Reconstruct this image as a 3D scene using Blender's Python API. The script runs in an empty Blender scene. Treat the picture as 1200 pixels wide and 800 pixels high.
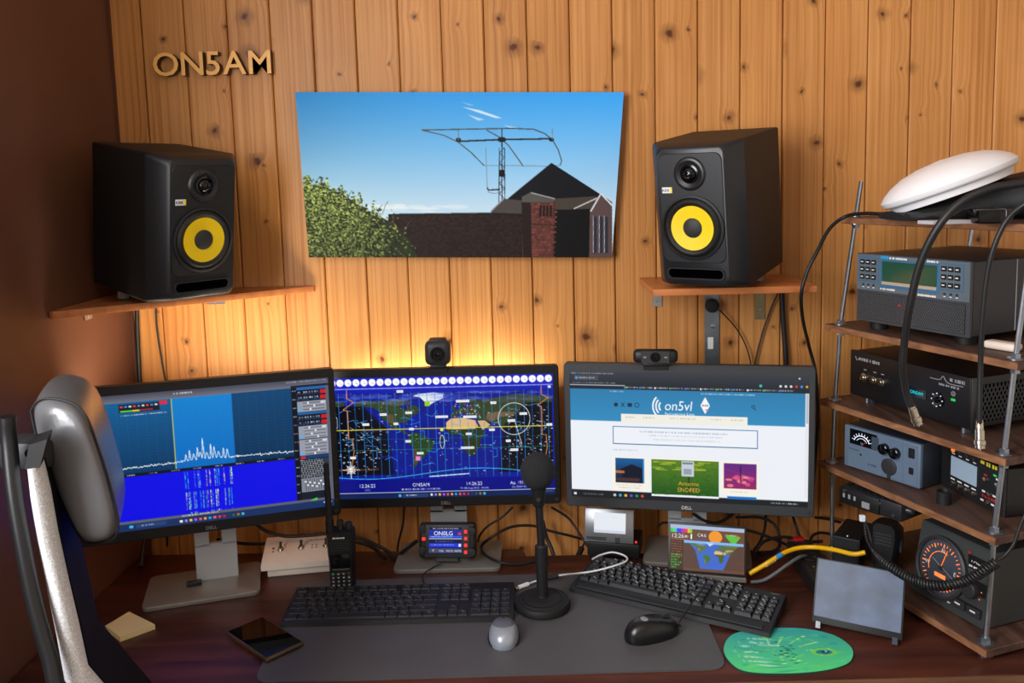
import bpy, bmesh, math, random
import numpy as np
from mathutils import Matrix, Vector
PI = math.pi
R = math.radians
random.seed(7)
rng = np.random.default_rng(7)
scene = bpy.context.scene
COL = scene.collection

# ------------------------------------------------------------------ camera
FPX, PX, PY = 1005.0, 620.0, 215 + 1005 * math.tan(R(6.5))
CAM_R = Matrix.Rotation(R(90 - 6.5), 3, 'X') @ Matrix.Rotation(R(-1.4), 3, 'Z')
CAM_O = Vector((0, 0, 1.55))
cd = bpy.data.cameras.new('camera')
cam = bpy.data.objects.new('camera', cd)
COL.objects.link(cam)
cd.sensor_fit = 'HORIZONTAL'
cd.sensor_width = 36
cd.lens = FPX * 36 / 1200
cd.shift_x = (600 - PX) / 1200
cd.shift_y = (PY - 400) / 1200
cd.clip_start = 0.02
cam.matrix_world = Matrix.Translation(CAM_O) @ CAM_R.to_4x4()
scene.camera = cam

# ------------------------------------------------------------------ light
scene.view_settings.view_transform = 'Standard'
scene.view_settings.look = 'None'
scene.view_settings.gamma = 1
scene.view_settings.use_curve_mapping = False
scene.view_settings.exposure = 0.0
world = bpy.data.worlds.new('world')
scene.world = world
world.use_nodes = True
wb = world.node_tree.nodes['Background']
wb.inputs[0].default_value = (0.75, 0.86, 1.0, 1)
wb.inputs[1].default_value = 1.0
WALL_Y, WALL_X, WALL_XR, WALL_YB, CEIL = 2.0, -0.938, 1.9, -1.9, 2.55
# daylight through the window in the left wall (behind the camera)
WIN = (-0.60, 0.70, 1.22, 2.4)         # y0, y1, z0, z1
ld = bpy.data.lights.new('window_daylight', 'AREA')
ld.shape = 'RECTANGLE'
ld.size, ld.size_y = WIN[1] - WIN[0], WIN[3] - WIN[2]
ld.energy = 78
ld.color = (0.97, 0.98, 1.0)
lo = bpy.data.objects.new('window_daylight', ld)
COL.objects.link(lo)
lo.matrix_world = Matrix.Translation((WALL_X - 0.05, (WIN[0] + WIN[1]) / 2, (WIN[2] + WIN[3]) / 2)) @ \
    Vector((1, 0.0, 0)).to_track_quat('-Z', 'Z').to_matrix().to_4x4()

# ------------------------------------------------------------------ pixel helpers (pixel + surface -> point)
def ray(u, v):
    return CAM_R @ Vector(((u - PX) / FPX, -(v - PY) / FPX, -1))
def W(u, v, y):                       # on the vertical plane at depth y
    d = ray(u, v)
    return CAM_O + d * ((y - CAM_O.y) / d.y)
def D(u, v, z=0.70):                  # on the horizontal plane at height z
    d = ray(u, v)
    return CAM_O + d * ((z - CAM_O.z) / d.z)
DESK = 0.70

# ------------------------------------------------------------------ colour / materials
def lin(c):
    return tuple((x / 12.92 if x <= 0.04045 else ((x + 0.055) / 1.055) ** 2.4) for x in (v / 255 for v in c))
MATS = {}
def mat(name, rgb, rough=0.5, metal=0.0, var=0.0, scale=30, bump=0.0, bscale=200, spec=0.5, emit=None, es=1.0, stretch=None):
    if name in MATS:
        return MATS[name]
    m = bpy.data.materials.new(name)
    m.use_nodes = True
    nt = m.node_tree
    p = nt.nodes['Principled BSDF']
    c = lin(rgb)
    p.inputs['Base Color'].default_value = (*c, 1)
    p.inputs['Roughness'].default_value = rough
    p.inputs['Metallic'].default_value = metal
    p.inputs['Specular IOR Level'].default_value = spec
    tc = nt.nodes.new('ShaderNodeTexCoord')
    mp = nt.nodes.new('ShaderNodeMapping')
    nt.links.new(tc.outputs['Object'], mp.inputs[0])
    if stretch:
        mp.inputs['Scale'].default_value = stretch
    if var > 0:
        n = nt.nodes.new('ShaderNodeTexNoise')
        n.inputs['Scale'].default_value = scale
        n.inputs['Detail'].default_value = 5
        nt.links.new(mp.outputs[0], n.inputs['Vector'])
        r = nt.nodes.new('ShaderNodeValToRGB')
        r.color_ramp.elements[0].position = 0.3
        r.color_ramp.elements[1].position = 0.7
        r.color_ramp.elements[0].color = (*[x * (1 - var) for x in c], 1)
        r.color_ramp.elements[1].color = (*[min(1, x * (1 + var)) for x in c], 1)
        nt.links.new(n.outputs['Fac'], r.inputs[0])
        nt.links.new(r.outputs[0], p.inputs['Base Color'])
    if bump > 0:
        n = nt.nodes.new('ShaderNodeTexNoise')
        n.inputs['Scale'].default_value = bscale
        n.inputs['Detail'].default_value = 3
        nt.links.new(mp.outputs[0], n.inputs['Vector'])
        b = nt.nodes.new('ShaderNodeBump')
        b.inputs['Strength'].default_value = bump
        b.inputs['Distance'].default_value = 0.001
        nt.links.new(n.outputs['Fac'], b.inputs['Height'])
        nt.links.new(b.outputs[0], p.inputs['Normal'])
    if emit:
        p.inputs['Emission Color'].default_value = (*lin(emit), 1)
        p.inputs['Emission Strength'].default_value = es
    MATS[name] = m
    return m

def attr_mat(name, strength, rough=0.3, print_=False, spec=0.3, gain=1.0):
    m = bpy.data.materials.new(name)
    m.use_nodes = True
    nt = m.node_tree
    p = nt.nodes['Principled BSDF']
    a = nt.nodes.new('ShaderNodeAttribute')
    a.attribute_name = 'ink'
    p.inputs['Roughness'].default_value = rough
    p.inputs['Specular IOR Level'].default_value = spec
    if print_:
        nt.links.new(a.outputs['Color'], p.inputs['Base Color'])
    else:
        p.inputs['Base Color'].default_value = (0.004, 0.004, 0.005, 1)
        nt.links.new(a.outputs['Color'], p.inputs['Emission Color'])
        p.inputs['Emission Strength'].default_value = strength
    return m

def pine_mat():
    m = bpy.data.materials.new('varnished_pine')
    m.use_nodes = True
    nt = m.node_tree
    N, L = nt.nodes.new, nt.links.new
    p = nt.nodes['Principled BSDF']
    p.inputs['Roughness'].default_value = 0.42
    p.inputs['Specular IOR Level'].default_value = 0.35
    tc = N('ShaderNodeTexCoord'); oi = N('ShaderNodeObjectInfo'); sx = N('ShaderNodeSeparateXYZ')
    L(tc.outputs['Object'], sx.inputs[0])
    def M(op, a, b=None, c=None):
        n = N('ShaderNodeMath'); n.operation = op
        for i, v in enumerate((a, b, c)):
            if v is None: continue
            if isinstance(v, (int, float)): n.inputs[i].default_value = v
            else: L(v, n.inputs[i])
        return n.outputs[0]
    rnd = oi.outputs['Random']
    kx = M('MULTIPLY_ADD', rnd, 13.7, sx.outputs['X'])
    kz = M('MULTIPLY_ADD', rnd, 41.3, sx.outputs['Z'])
    cv = N('ShaderNodeCombineXYZ'); L(kx, cv.inputs[0]); L(kz, cv.inputs[1])
    vo = N('ShaderNodeTexVoronoi'); vo.voronoi_dimensions = '2D'; vo.feature = 'F1'
    vo.inputs['Scale'].default_value = 8.5
    wn = N('ShaderNodeTexNoise'); wn.noise_dimensions = '2D'; wn.inputs['Scale'].default_value = 45; L(cv.outputs[0], wn.inputs['Vector'])
    wv = N('ShaderNodeVectorMath'); wv.operation = 'MULTIPLY_ADD'; L(wn.outputs['Color'], wv.inputs[0]); wv.inputs[1].default_value = (0.012, 0.012, 0); L(cv.outputs[0], wv.inputs[2])
    L(wv.outputs[0], vo.inputs['Vector'])
    dist = vo.outputs['Distance']
    sc = N('ShaderNodeSeparateColor'); L(vo.outputs['Color'], sc.inputs[0])
    size = M('MULTIPLY_ADD', M('POWER', sc.outputs[0], 2.0), 1.3, 0.35)          # knot size varies
    dn = M('DIVIDE', dist, size)
    has = M('GREATER_THAN', sc.outputs[1], 0.42)
    # grain, bent around knots
    bend = M('MULTIPLY', M('POWER', 2.718, M('MULTIPLY', dist, -9.0)), has)
    gv = N('ShaderNodeCombineXYZ')
    L(M('MULTIPLY_ADD', sx.outputs['X'], 130, M('MULTIPLY_ADD', bend, 1.6, M('MULTIPLY', rnd, 97.0))), gv.inputs[0])
    L(M('MULTIPLY', kz, 1.1), gv.inputs[1])
    n1 = N('ShaderNodeTexNoise'); n1.noise_dimensions = '2D'
    n1.inputs['Scale'].default_value = 1.0; n1.inputs['Detail'].default_value = 6; n1.inputs['Roughness'].default_value = 0.62
    L(gv.outputs[0], n1.inputs['Vector'])
    ramp = N('ShaderNodeValToRGB')
    e = ramp.color_ramp.elements
    e[0].position = 0.28; e[0].color = (*lin((182, 116, 60)), 1)
    e[1].position = 0.72; e[1].color = (*lin((218, 157, 94)), 1)
    e2 = e.new(0.5); e2.color = (*lin((206, 142, 78)), 1)
    L(n1.outputs['Fac'], ramp.inputs[0])
    # slow cloudiness along the board
    n2 = N('ShaderNodeTexNoise'); n2.noise_dimensions = '2D'; n2.inputs['Scale'].default_value = 4
    gv2 = N('ShaderNodeCombineXYZ'); L(M('MULTIPLY', kx, 2.0), gv2.inputs[0]); L(M('MULTIPLY', kz, 0.8), gv2.inputs[1])
    L(gv2.outputs[0], n2.inputs['Vector'])
    mx = N('ShaderNodeMix'); mx.data_type = 'RGBA'; mx.blend_type = 'MULTIPLY'
    cl = N('ShaderNodeValToRGB'); cl.color_ramp.elements[0].position = 0.3; cl.color_ramp.elements[1].position = 0.7
    cl.color_ramp.elements[0].color = (0.78, 0.7, 0.6, 1); cl.color_ramp.elements[1].color = (1, 1, 1, 1)
    L(n2.outputs['Fac'], cl.inputs[0])
    mx.inputs['Factor'].default_value = 0.5
    L(ramp.outputs[0], mx.inputs[6]); L(cl.outputs[0], mx.inputs[7])
    # board tone
    hs = N('ShaderNodeHueSaturation'); L(mx.outputs[2], hs.inputs['Color'])
    L(M('MULTIPLY_ADD', rnd, 0.14, 0.93), hs.inputs['Value'])
    # knots
    kr = N('ShaderNodeValToRGB')
    k = kr.color_ramp.elements
    k[0].position = 0.0; k[0].color = (1, 1, 1, 1)
    k[1].position = 0.17; k[1].color = (0, 0, 0, 1)
    a = k.new(0.03); a.color = (0.95, 0.95, 0.95, 1)
    a = k.new(0.055); a.color = (0.5, 0.5, 0.5, 1)
    L(dn, kr.inputs[0])
    km = N('ShaderNodeMix'); km.data_type = 'RGBA'
    L(M('MULTIPLY', kr.outputs[0], has), km.inputs['Factor'])
    L(hs.outputs[0], km.inputs[6]); km.inputs[7].default_value = (*lin((84, 40, 16)), 1)
    L(km.outputs[2], p.inputs['Base Color'])
    b = N('ShaderNodeBump'); b.inputs['Strength'].default_value = 0.15; b.inputs['Distance'].default_value = 0.001
    L(n1.outputs['Fac'], b.inputs['Height']); L(b.outputs[0], p.inputs['Normal'])
    return m

def wood_mat(name, dark, light, stretch, rough=0.4, scale=1.0):
    m = bpy.data.materials.new(name)
    m.use_nodes = True
    nt = m.node_tree
    N, L = nt.nodes.new, nt.links.new
    p = nt.nodes['Principled BSDF']
    p.inputs['Roughness'].default_value = rough
    p.inputs['Specular IOR Level'].default_value = 0.4
    tc = N('ShaderNodeTexCoord'); mp = N('ShaderNodeMapping')
    mp.inputs['Scale'].default_value = stretch
    L(tc.outputs['Object'], mp.inputs[0])
    n = N('ShaderNodeTexNoise'); n.inputs['Scale'].default_value = scale; n.inputs['Detail'].default_value = 6
    n.inputs['Distortion'].default_value = 0.6
    L(mp.outputs[0], n.inputs['Vector'])
    r = N('ShaderNodeValToRGB')
    r.color_ramp.elements[0].position = 0.32; r.color_ramp.elements[1].position = 0.7
    r.color_ramp.elements[0].color = (*lin(dark), 1); r.color_ramp.elements[1].color = (*lin(light), 1)
    L(n.outputs['Fac'], r.inputs[0]); L(r.outputs[0], p.inputs['Base Color'])
    b = N('ShaderNodeBump'); b.inputs['Strength'].default_value = 0.12; b.inputs['Distance'].default_value = 0.001
    L(n.outputs['Fac'], b.inputs['Height']); L(b.outputs[0], p.inputs['Normal'])
    MATS[name] = m
    return m

PINE = pine_mat()
DESKWOOD = wood_mat('red_brown_desk_veneer', (50, 24, 17), (88, 44, 31), (3, 30, 3), 0.42)
DESKEDGE = wood_mat('desk_edge_band', (96, 66, 46), (128, 92, 66), (4, 30, 30), 0.5)
SHELFWOOD = wood_mat('dark_stained_shelf', (66, 44, 36), (104, 76, 64), (60, 6, 60), 0.55)
SHELFEDGE = wood_mat('raw_shelf_edge', (112, 72, 46), (160, 110, 76), (60, 6, 60), 0.6)
BEECH = wood_mat('beech_laminate', (170, 98, 52), (198, 122, 70), (6, 60, 6), 0.35)
BLACK = mat('black_plastic', (22, 22, 24), 0.45, bump=0.05)
MATTE = mat('matte_black_vinyl', (12, 12, 13), 0.55, bump=0.15, bscale=900)
BAFFLE = mat('speaker_baffle', (27, 27, 30), 0.38, bump=0.05, bscale=600)
RUBBER = mat('black_rubber', (16, 16, 17), 0.6)
GLOSSBLK = mat('glossy_black', (10, 10, 12), 0.12)
CHAR = mat('charcoal_plastic', (44, 45, 48), 0.5, bump=0.05)
YELLOW = mat('yellow_aramid_cone', (240, 205, 0), 0.4, bump=0.2, bscale=900)
SILVER = mat('brushed_aluminium', (176, 176, 178), 0.32, 0.9, var=0.08, scale=40)
STEEL = mat('zinc_steel', (170, 178, 188), 0.3, 0.95, var=0.1, scale=60)
STANDGREY = mat('silver_stand_plastic', (186, 186, 188), 0.38, 0.3)
WHITE = mat('white_plastic', (232, 230, 226), 0.45)
CREAM = mat('cream_plastic', (226, 212, 198), 0.5, var=0.04)
PAINT = mat('white_print', (225, 225, 225), 0.6)
DIMPAINT = mat('grey_print', (140, 142, 146), 0.6)
BRONZE = mat('bezel_black', (20, 20, 22), 0.4, bump=0.03)
BEZELG = mat('bezel_charcoal', (58, 60, 64), 0.42, bump=0.03)
RED = mat('red_led', (200, 20, 20), 0.4, emit=(255, 50, 45), es=1.0)
REDPAINT = mat('red_print', (190, 40, 40), 0.5)
GREENLED = mat('green_led', (20, 150, 60), 0.4, emit=(40, 200, 90), es=0.6)
ORANGELED = mat('orange_led', (220, 110, 40), 0.4, emit=(255, 120, 40), es=1.0)
BLUEPAINT = mat('blue_print', (50, 104, 146), 0.5)
NICKEL = mat('nickel_plate', (205, 196, 178), 0.25, 1.0)
SCREEN = attr_mat('lit_screen', 1.0)
PRINT = attr_mat('matte_photo_print', 0, 0.55, True, 0.2)
PADPRINT = attr_mat('mousepad_print', 0, 0.6, True, 0.2)

# ------------------------------------------------------------------ mesh builder
class B:
    def __init__(s):
        s.bm = bmesh.new()
    def _new(s, before, mi):
        for f in s.bm.faces:
            if f.index == -1 or f not in before:
                f.material_index = mi
    def _tag(s, geom_faces, mi):
        for f in geom_faces:
            f.material_index = mi
    def box(s, c, size, bev=0.0, seg=2, M=None, mi=0):
        T = Matrix.Translation(c) @ Matrix.Diagonal((*size, 1))
        if M is not None:
            T = M @ T
        g = bmesh.ops.create_cube(s.bm, size=1.0, matrix=T)
        vs = g['verts']
        fs = set(f for v in vs for f in v.link_faces)
        s._tag(fs, mi)
        if bev > 0:
            es = list(set(e for v in vs for e in v.link_edges))
            r = bmesh.ops.bevel(s.bm, geom=es, offset=bev, segments=seg, profile=0.5, affect='EDGES')
            s._tag(r['faces'], mi)
        return s
    def face(s, pts, mi=0):
        f = s.bm.faces.new([s.bm.verts.new(p) for p in pts])
        f.material_index = mi
        return s
    def loft(s, rings, caps=True, mi=0, closed=True):
        vr = [[s.bm.verts.new(p) for p in r] for r in rings]
        n = len(vr[0])
        for a, b in zip(vr, vr[1:]):
            for i in range(n if closed else n - 1):
                j = (i + 1) % n
                try:
                    s.bm.faces.new((a[i], a[j], b[j], b[i])).material_index = mi
                except ValueError:
                    pass
        if caps:
            for r in (list(reversed(vr[0])), vr[-1]):
                try:
                    s.bm.faces.new(r).material_index = mi
                except ValueError:
                    pass
        return s
    def lathe(s, prof, n=24, M=None, mi=0, caps=True):
        rings = []
        for r, z in prof:
            r = max(r, 1e-5)
            ring = [Vector((r * math.cos(2 * PI * i / n), r * math.sin(2 * PI * i / n), z)) for i in range(n)]
            rings.append([M @ p for p in ring] if M is not None else ring)
        return s.loft(rings, caps, mi)
    def cyl(s, a, b, r0, r1=None, n=16, mi=0):
        a, b = Vector(a), Vector(b)
        d = b - a
        M = Matrix.Translation(a) @ d.to_track_quat('Z', 'Y').to_matrix().to_4x4()
        return s.lathe([(r0, 0), (r0 if r1 is None else r1, d.length)], n, M, mi)
    def tube(s, pts, r, n=8, mi=0, smooth=6):
        P = [Vector(p) for p in pts]
        if smooth and len(P) > 2:
            Q = []
            E_ = [P[0] * 2 - P[1]] + P + [P[-1] * 2 - P[-2]]
            for i in range(1, len(E_) - 2):
                p0, p1, p2, p3 = E_[i - 1:i + 3]
                for k in range(smooth):
                    t = k / smooth
                    Q.append(0.5 * ((2 * p1) + (p2 - p0) * t + (2 * p0 - 5 * p1 + 4 * p2 - p3) * t * t + (3 * p1 - p0 - 3 * p2 + p3) * t ** 3))
            Q.append(P[-1])
            P = Q
        rings = []
        nrm = None
        for i, p in enumerate(P):
            t = (P[min(i + 1, len(P) - 1)] - P[max(i - 1, 0)]).normalized()
            if nrm is None:
                nrm = t.orthogonal().normalized()
            else:
                nrm = (nrm - t * nrm.dot(t))
                nrm = nrm.normalized() if nrm.length > 1e-6 else t.orthogonal().normalized()
            bn = t.cross(nrm)
            rr = r(i / (len(P) - 1)) if callable(r) else r
            rings.append([p + (nrm * math.cos(2 * PI * k / n) + bn * math.sin(2 * PI * k / n)) * rr for k in range(n)])
        return s.loft(rings, True, mi)
    def ell(s, c, rad, n=24, m=14, M=None, mi=0):
        c = Vector(c)
        rings = []
        for i in range(m + 1):
            th = PI * i / m
            rr = max(math.sin(th), 1e-4)
            ring = [c + Vector((rad[0] * rr * math.cos(2 * PI * k / n), rad[1] * rr * math.sin(2 * PI * k / n), -rad[2] * math.cos(th))) for k in range(n)]
            rings.append([M @ p for p in ring] if M is not None else ring)
        return s.loft(rings, True, mi)
    def prism(s, poly, z0, z1, M=None, bev=0.0, seg=2, mi=0):
        lo_ = [Vector((x, y, z0)) for x, y in poly]
        hi_ = [Vector((x, y, z1)) for x, y in poly]
        if M is not None:
            lo_ = [M @ p for p in lo_]; hi_ = [M @ p for p in hi_]
        n0 = len(s.bm.verts)
        s.loft([lo_, hi_], True, mi)
        if bev > 0:
            s.bm.verts.ensure_lookup_table()
            vs = s.bm.verts[n0:]
            es = list(set(e for v in vs for e in v.link_edges))
            r = bmesh.ops.bevel(s.bm, geom=es, offset=bev, segments=seg, profile=0.5, affect='EDGES')
            s._tag(r['faces'], mi)
        return s
    def text(s, txt, size, M, depth=0.0004, align='LEFT', mi=0, side_mi=None, bold=0.0):
        V, F = text_mesh(txt, depth / size, bold)
        if not len(V):
            return s
        x0, x1 = V[:, 0].min(), V[:, 0].max()
        off = {'LEFT': -x0, 'CENTER': -(x0 + x1) / 2, 'RIGHT': -x1}[align]
        vs = [s.bm.verts.new(M @ Vector(((x + off) * size, y * size, z * size))) for x, y, z in V]
        zmax = V[:, 2].max()
        for f in F:
            try:
                nf = s.bm.faces.new([vs[i] for i in f])
                nf.material_index = mi
                if side_mi is not None and not all(V[i, 2] > zmax - 1e-6 for i in f):
                    nf.material_index = side_mi
            except ValueError:
                pass
        return s
    def out(s, name, mats, parent=None, loc=None, rot=None, smooth=35, recalc=True):
        if recalc:
            bmesh.ops.recalc_face_normals(s.bm, faces=s.bm.faces[:])
        me = bpy.data.meshes.new(name)
        s.bm.to_mesh(me)
        s.bm.free()
        return link(name, me, mats, parent, loc, rot, smooth)

_TXT = {}
def text_mesh(txt, extr=0.0, bold=0.0):
    key = (txt, round(extr, 4), bold)
    if key not in _TXT:
        cu = bpy.data.curves.new('lettering_curve', 'FONT')
        cu.body = txt
        cu.size = 1.4            # cap height of the built-in font is about 0.7 of its size
        cu.resolution_u = 3
        cu.extrude = extr / 2
        cu.offset = bold
        o = bpy.data.objects.new('lettering_curve', cu)
        me = bpy.data.meshes.new_from_object(o)
        V = np.array([v.co[:] for v in me.vertices]) if len(me.vertices) else np.zeros((0, 3))
        if len(V) and extr > 0:
            V[:, 2] += extr / 2
        F = [tuple(p.vertices) for p in me.polygons]
        bpy.data.objects.remove(o); bpy.data.curves.remove(cu); bpy.data.meshes.remove(me)
        _TXT[key] = (V, F)
    return _TXT[key]

def link(name, me, mats, parent=None, loc=None, rot=None, smooth=35):
    if mats is not None and len(me.materials) == 0:
        for m in (mats if isinstance(mats, (list, tuple)) else [mats]):
            me.materials.append(m)
    if smooth and len(me.polygons):
        me.polygons.foreach_set('use_smooth', [True] * len(me.polygons))
        me.set_sharp_from_angle(angle=R(smooth))
    o = bpy.data.objects.new(name, me)
    COL.objects.link(o)
    if parent: o.parent = parent
    if loc is not None: o.location = loc
    if rot is not None: o.rotation_euler = rot
    return o

def tag(o, label, cat, group=None):
    o['label'] = label; o['category'] = cat
    if group: o['group'] = group
    return o
def thing(name, label, cat, loc=(0, 0, 0), rot=0, group=None):
    o = bpy.data.objects.new(name, None)
    COL.objects.link(o)
    o.location = loc
    o.rotation_euler = (0, 0, rot) if isinstance(rot, (int, float)) else rot
    o.empty_display_size = 0.05
    return tag(o, label, cat, group)
def struct(o):
    o['kind'] = 'structure'
    return o
FRONT = Matrix.Rotation(PI / 2, 4, 'X')          # text plane XY -> facing -Y
def fr(x, y, z):                                  # text/lathe frame on a front face, +z of the frame comes out of the face
    return Matrix.Translation((x, y, z)) @ FRONT

def dashes(s_, M, length, h, seed=1):
    """a line of print too small to read: short raised dashes"""
    rr = random.Random(seed); x = 0.0
    while x < length:
        w = min(rr.uniform(.5, 1.3) * h, length - x)
        s_.box((x + w / 2, h / 2, 0.0002), (w, h * rr.uniform(.75, 1), 0.0004), M=M)
        x += w + rr.choice([.25, .25, .7]) * h
    return s_

# ------------------------------------------------------------------ small rasteriser for flat print and lit screens
class Canvas:
    def __init__(s, w, h, bg=(0, 0, 0), ss=2):
        s.w, s.h, s.ss = w, h, ss
        s.a = np.zeros((h * ss, w * ss, 3)) + np.array(bg, float)
    def _r(s, x0, y0, x1, y1):
        H, Wd = s.a.shape[:2]; k = s.ss
        return max(0, int(round(x0 * k))), max(0, int(round(y0 * k))), min(Wd, int(round(x1 * k))), min(H, int(round(y1 * k)))
    def rect(s, x0, y0, x1, y1, c, al=1.0):
        a, b, c_, d = s._r(x0, y0, x1, y1)
        s.a[b:d, a:c_] = s.a[b:d, a:c_] * (1 - al) + np.array(c, float) * al
    def vgrad(s, x0, y0, x1, y1, c0, c1):
        a, b, c_, d = s._r(x0, y0, x1, y1)
        if d > b:
            t = np.linspace(0, 1, d - b)[:, None, None]
            s.a[b:d, a:c_] = np.array(c0, float) * (1 - t) + np.array(c1, float) * t
    def poly(s, pts, c, al=1.0):
        P = np.array(pts, float) * s.ss
        H, Wd = s.a.shape[:2]
        x0, y0 = np.maximum(np.floor(P.min(0)).astype(int), 0)
        x1 = min(int(P[:, 0].max()) + 2, Wd); y1 = min(int(P[:, 1].max()) + 2, H)
        if x1 <= x0 or y1 <= y0: return
        yy, xx = np.mgrid[y0:y1, x0:x1] + 0.5
        ins = np.zeros(xx.shape, bool)
        for (ax, ay), (bx, by) in zip(P, np.roll(P, -1, 0)):
            if ay == by: continue
            cnd = ((ay > yy) != (by > yy)) & (xx < (bx - ax) * (yy - ay) / (by - ay) + ax)
            ins ^= cnd
        sub = s.a[y0:y1, x0:x1]
        c = np.array(c, float)
        sub[ins] = sub[ins] * (1 - al) + c * al
    def mask(s, pts):
        t = Canvas(s.w, s.h, ss=s.ss); t.poly(pts, (1, 1, 1)); return t.a[:, :, 0] > 0.5
    def line(s, pts, c, w=1.0, al=1.0):
        for (ax, ay), (bx, by) in zip(pts, pts[1:]):
            dx, dy = bx - ax, by - ay
            L = math.hypot(dx, dy) or 1
            nx, ny = -dy / L * w / 2, dx / L * w / 2
            s.poly([(ax + nx, ay + ny), (bx + nx, by + ny), (bx - nx, by - ny), (ax - nx, ay - ny)], c, al)
    def ellipse(s, x, y, rx, ry, c, al=1.0, ring=None):
        n = 40
        o = [(x + rx * math.cos(2 * PI * i / n), y + ry * math.sin(2 * PI * i / n)) for i in range(n + 1)]
        if ring: s.line(o, c, ring, al)
        else: s.poly(o[:-1], c, al)
    def text(s, txt, x, y, h, c, align='LEFT', shear=0.0, sx=1.0):
        """y = baseline, h = cap height"""
        V, F = text_mesh(txt)
        if not len(V): return
        w0, w1 = V[:, 0].min(), V[:, 0].max()
        off = {'LEFT': -w0, 'CENTER': -(w0 + w1) / 2, 'RIGHT': -w1}[align]
        for f in F:
            s.poly([(x + (V[i, 0] + off + shear * V[i, 1]) * h * sx, y - V[i, 1] * h) for i in f], c)
    def scribble(s, x0, y, x1, h, c, al=0.8, seed=0):
        """a line of writing too small to read"""
        rr = random.Random(seed or int(x0 * 7 + y * 13))
        x = x0
        while x < x1:
            w = rr.uniform(0.6, 1.5) * h
            s.rect(x, y, min(x + w, x1), y + h, c, al * rr.uniform(0.5, 1))
            x += w + rr.choice([0.35, 0.35, 0.9]) * h
    def get(s):
        k = s.ss
        a = s.a.reshape(s.h, k, s.w, k, 3).mean((1, 3)) / 255
        a = np.clip(a, 0, 1)
        return np.where(a <= 0.04045, a / 12.92, ((a + 0.055) / 1.055) ** 2.4)

def ink_grid(name, img, corners, material, parent):
    """flat picture: a fine grid of points between four corners (TL, TR, BR, BL), each point carrying its ink colour"""
    h, w = img.shape[:2]
    TL, TR, BR, BL = [np.array(c, float) for c in corners]
    tx = np.linspace(0, 1, w)[None, :, None]; ty = np.linspace(0, 1, h)[:, None, None]
    P = (TL * (1 - tx) + TR * tx) * (1 - ty) + (BL * (1 - tx) + BR * tx) * ty
    me = bpy.data.meshes.new(name)
    idx = np.arange(w * h).reshape(h, w)
    F = np.stack([idx[:-1, :-1], idx[1:, :-1], idx[1:, 1:], idx[:-1, 1:]], -1).reshape(-1, 4)
    me.vertices.add(w * h); me.vertices.foreach_set('co', P.astype(np.float32).ravel())
    me.loops.add(F.size); me.loops.foreach_set('vertex_index', F.astype(np.int32).ravel())
    me.polygons.add(len(F))
    me.polygons.foreach_set('loop_start', np.arange(0, F.size, 4, dtype=np.int32))
    me.update(calc_edges=True)
    at = me.attributes.new('ink', 'FLOAT_COLOR', 'POINT')
    at.data.foreach_set('color', np.concatenate([img.reshape(-1, 3), np.ones((w * h, 1))], 1).astype(np.float32).ravel())
    return link(name, me, material, parent, smooth=0)

#@@STRUCTURE
# ------------------------------------------------------------------ room
def plate(name, x0, x1, y0, y1, z0, z1, m, parent=None):
    return B().box(((x0 + x1) / 2, (y0 + y1) / 2, (z0 + z1) / 2), (x1 - x0, y1 - y0, z1 - z0)).out(name, m, parent, smooth=0)
WALLPAINT = mat('brown_wall_paint', (102, 64, 47), 0.5, var=0.06, scale=7, bump=0.25, bscale=90, spec=0.4)
OFFWHITE = mat('offwhite_paint', (214, 206, 194), 0.8, var=0.03, scale=6)
struct(plate('floor', WALL_X - .1, WALL_XR + .1, WALL_YB - .1, WALL_Y + .1, -0.05, 0, wood_mat('floor_laminate', (96, 66, 44), (130, 92, 62), (3, 40, 3), 0.45)))
struct(plate('ceiling', WALL_X - .1, WALL_XR + .1, WALL_YB - .1, WALL_Y + .1, CEIL, CEIL + .05, OFFWHITE))
struct(plate('wall_right', WALL_XR, WALL_XR + .1, WALL_YB, WALL_Y, 0, CEIL, OFFWHITE))
struct(plate('wall_rear', WALL_X, WALL_XR, WALL_YB - .1, WALL_YB, 0, CEIL, OFFWHITE))
y0, y1, z0, z1 = WIN
lw = B()
for (a, b, c, d) in ((y1, WALL_Y, 0, CEIL), (WALL_YB, y0, 0, CEIL), (y0, y1, 0, z0), (y0, y1, z1, CEIL)):
    lw.box((WALL_X - .05, (a + b) / 2, (c + d) / 2), (.1, b - a, d - c))
struct(lw.out('wall_left', WALLPAINT, smooth=0))
win = B()
for (a, b, c, d) in ((y0, y0 + .05, z0, z1), (y1 - .05, y1, z0, z1), (y0, y1, z0, z0 + .05), (y0, y1, z1 - .05, z1), ((y0 + y1) / 2 - .02, (y0 + y1) / 2 + .02, z0, z1)):
    win.box((WALL_X - .07, (a + b) / 2, (c + d) / 2), (.04, b - a, d - c))
struct(win.out('window_1', WHITE, smooth=0))
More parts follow.
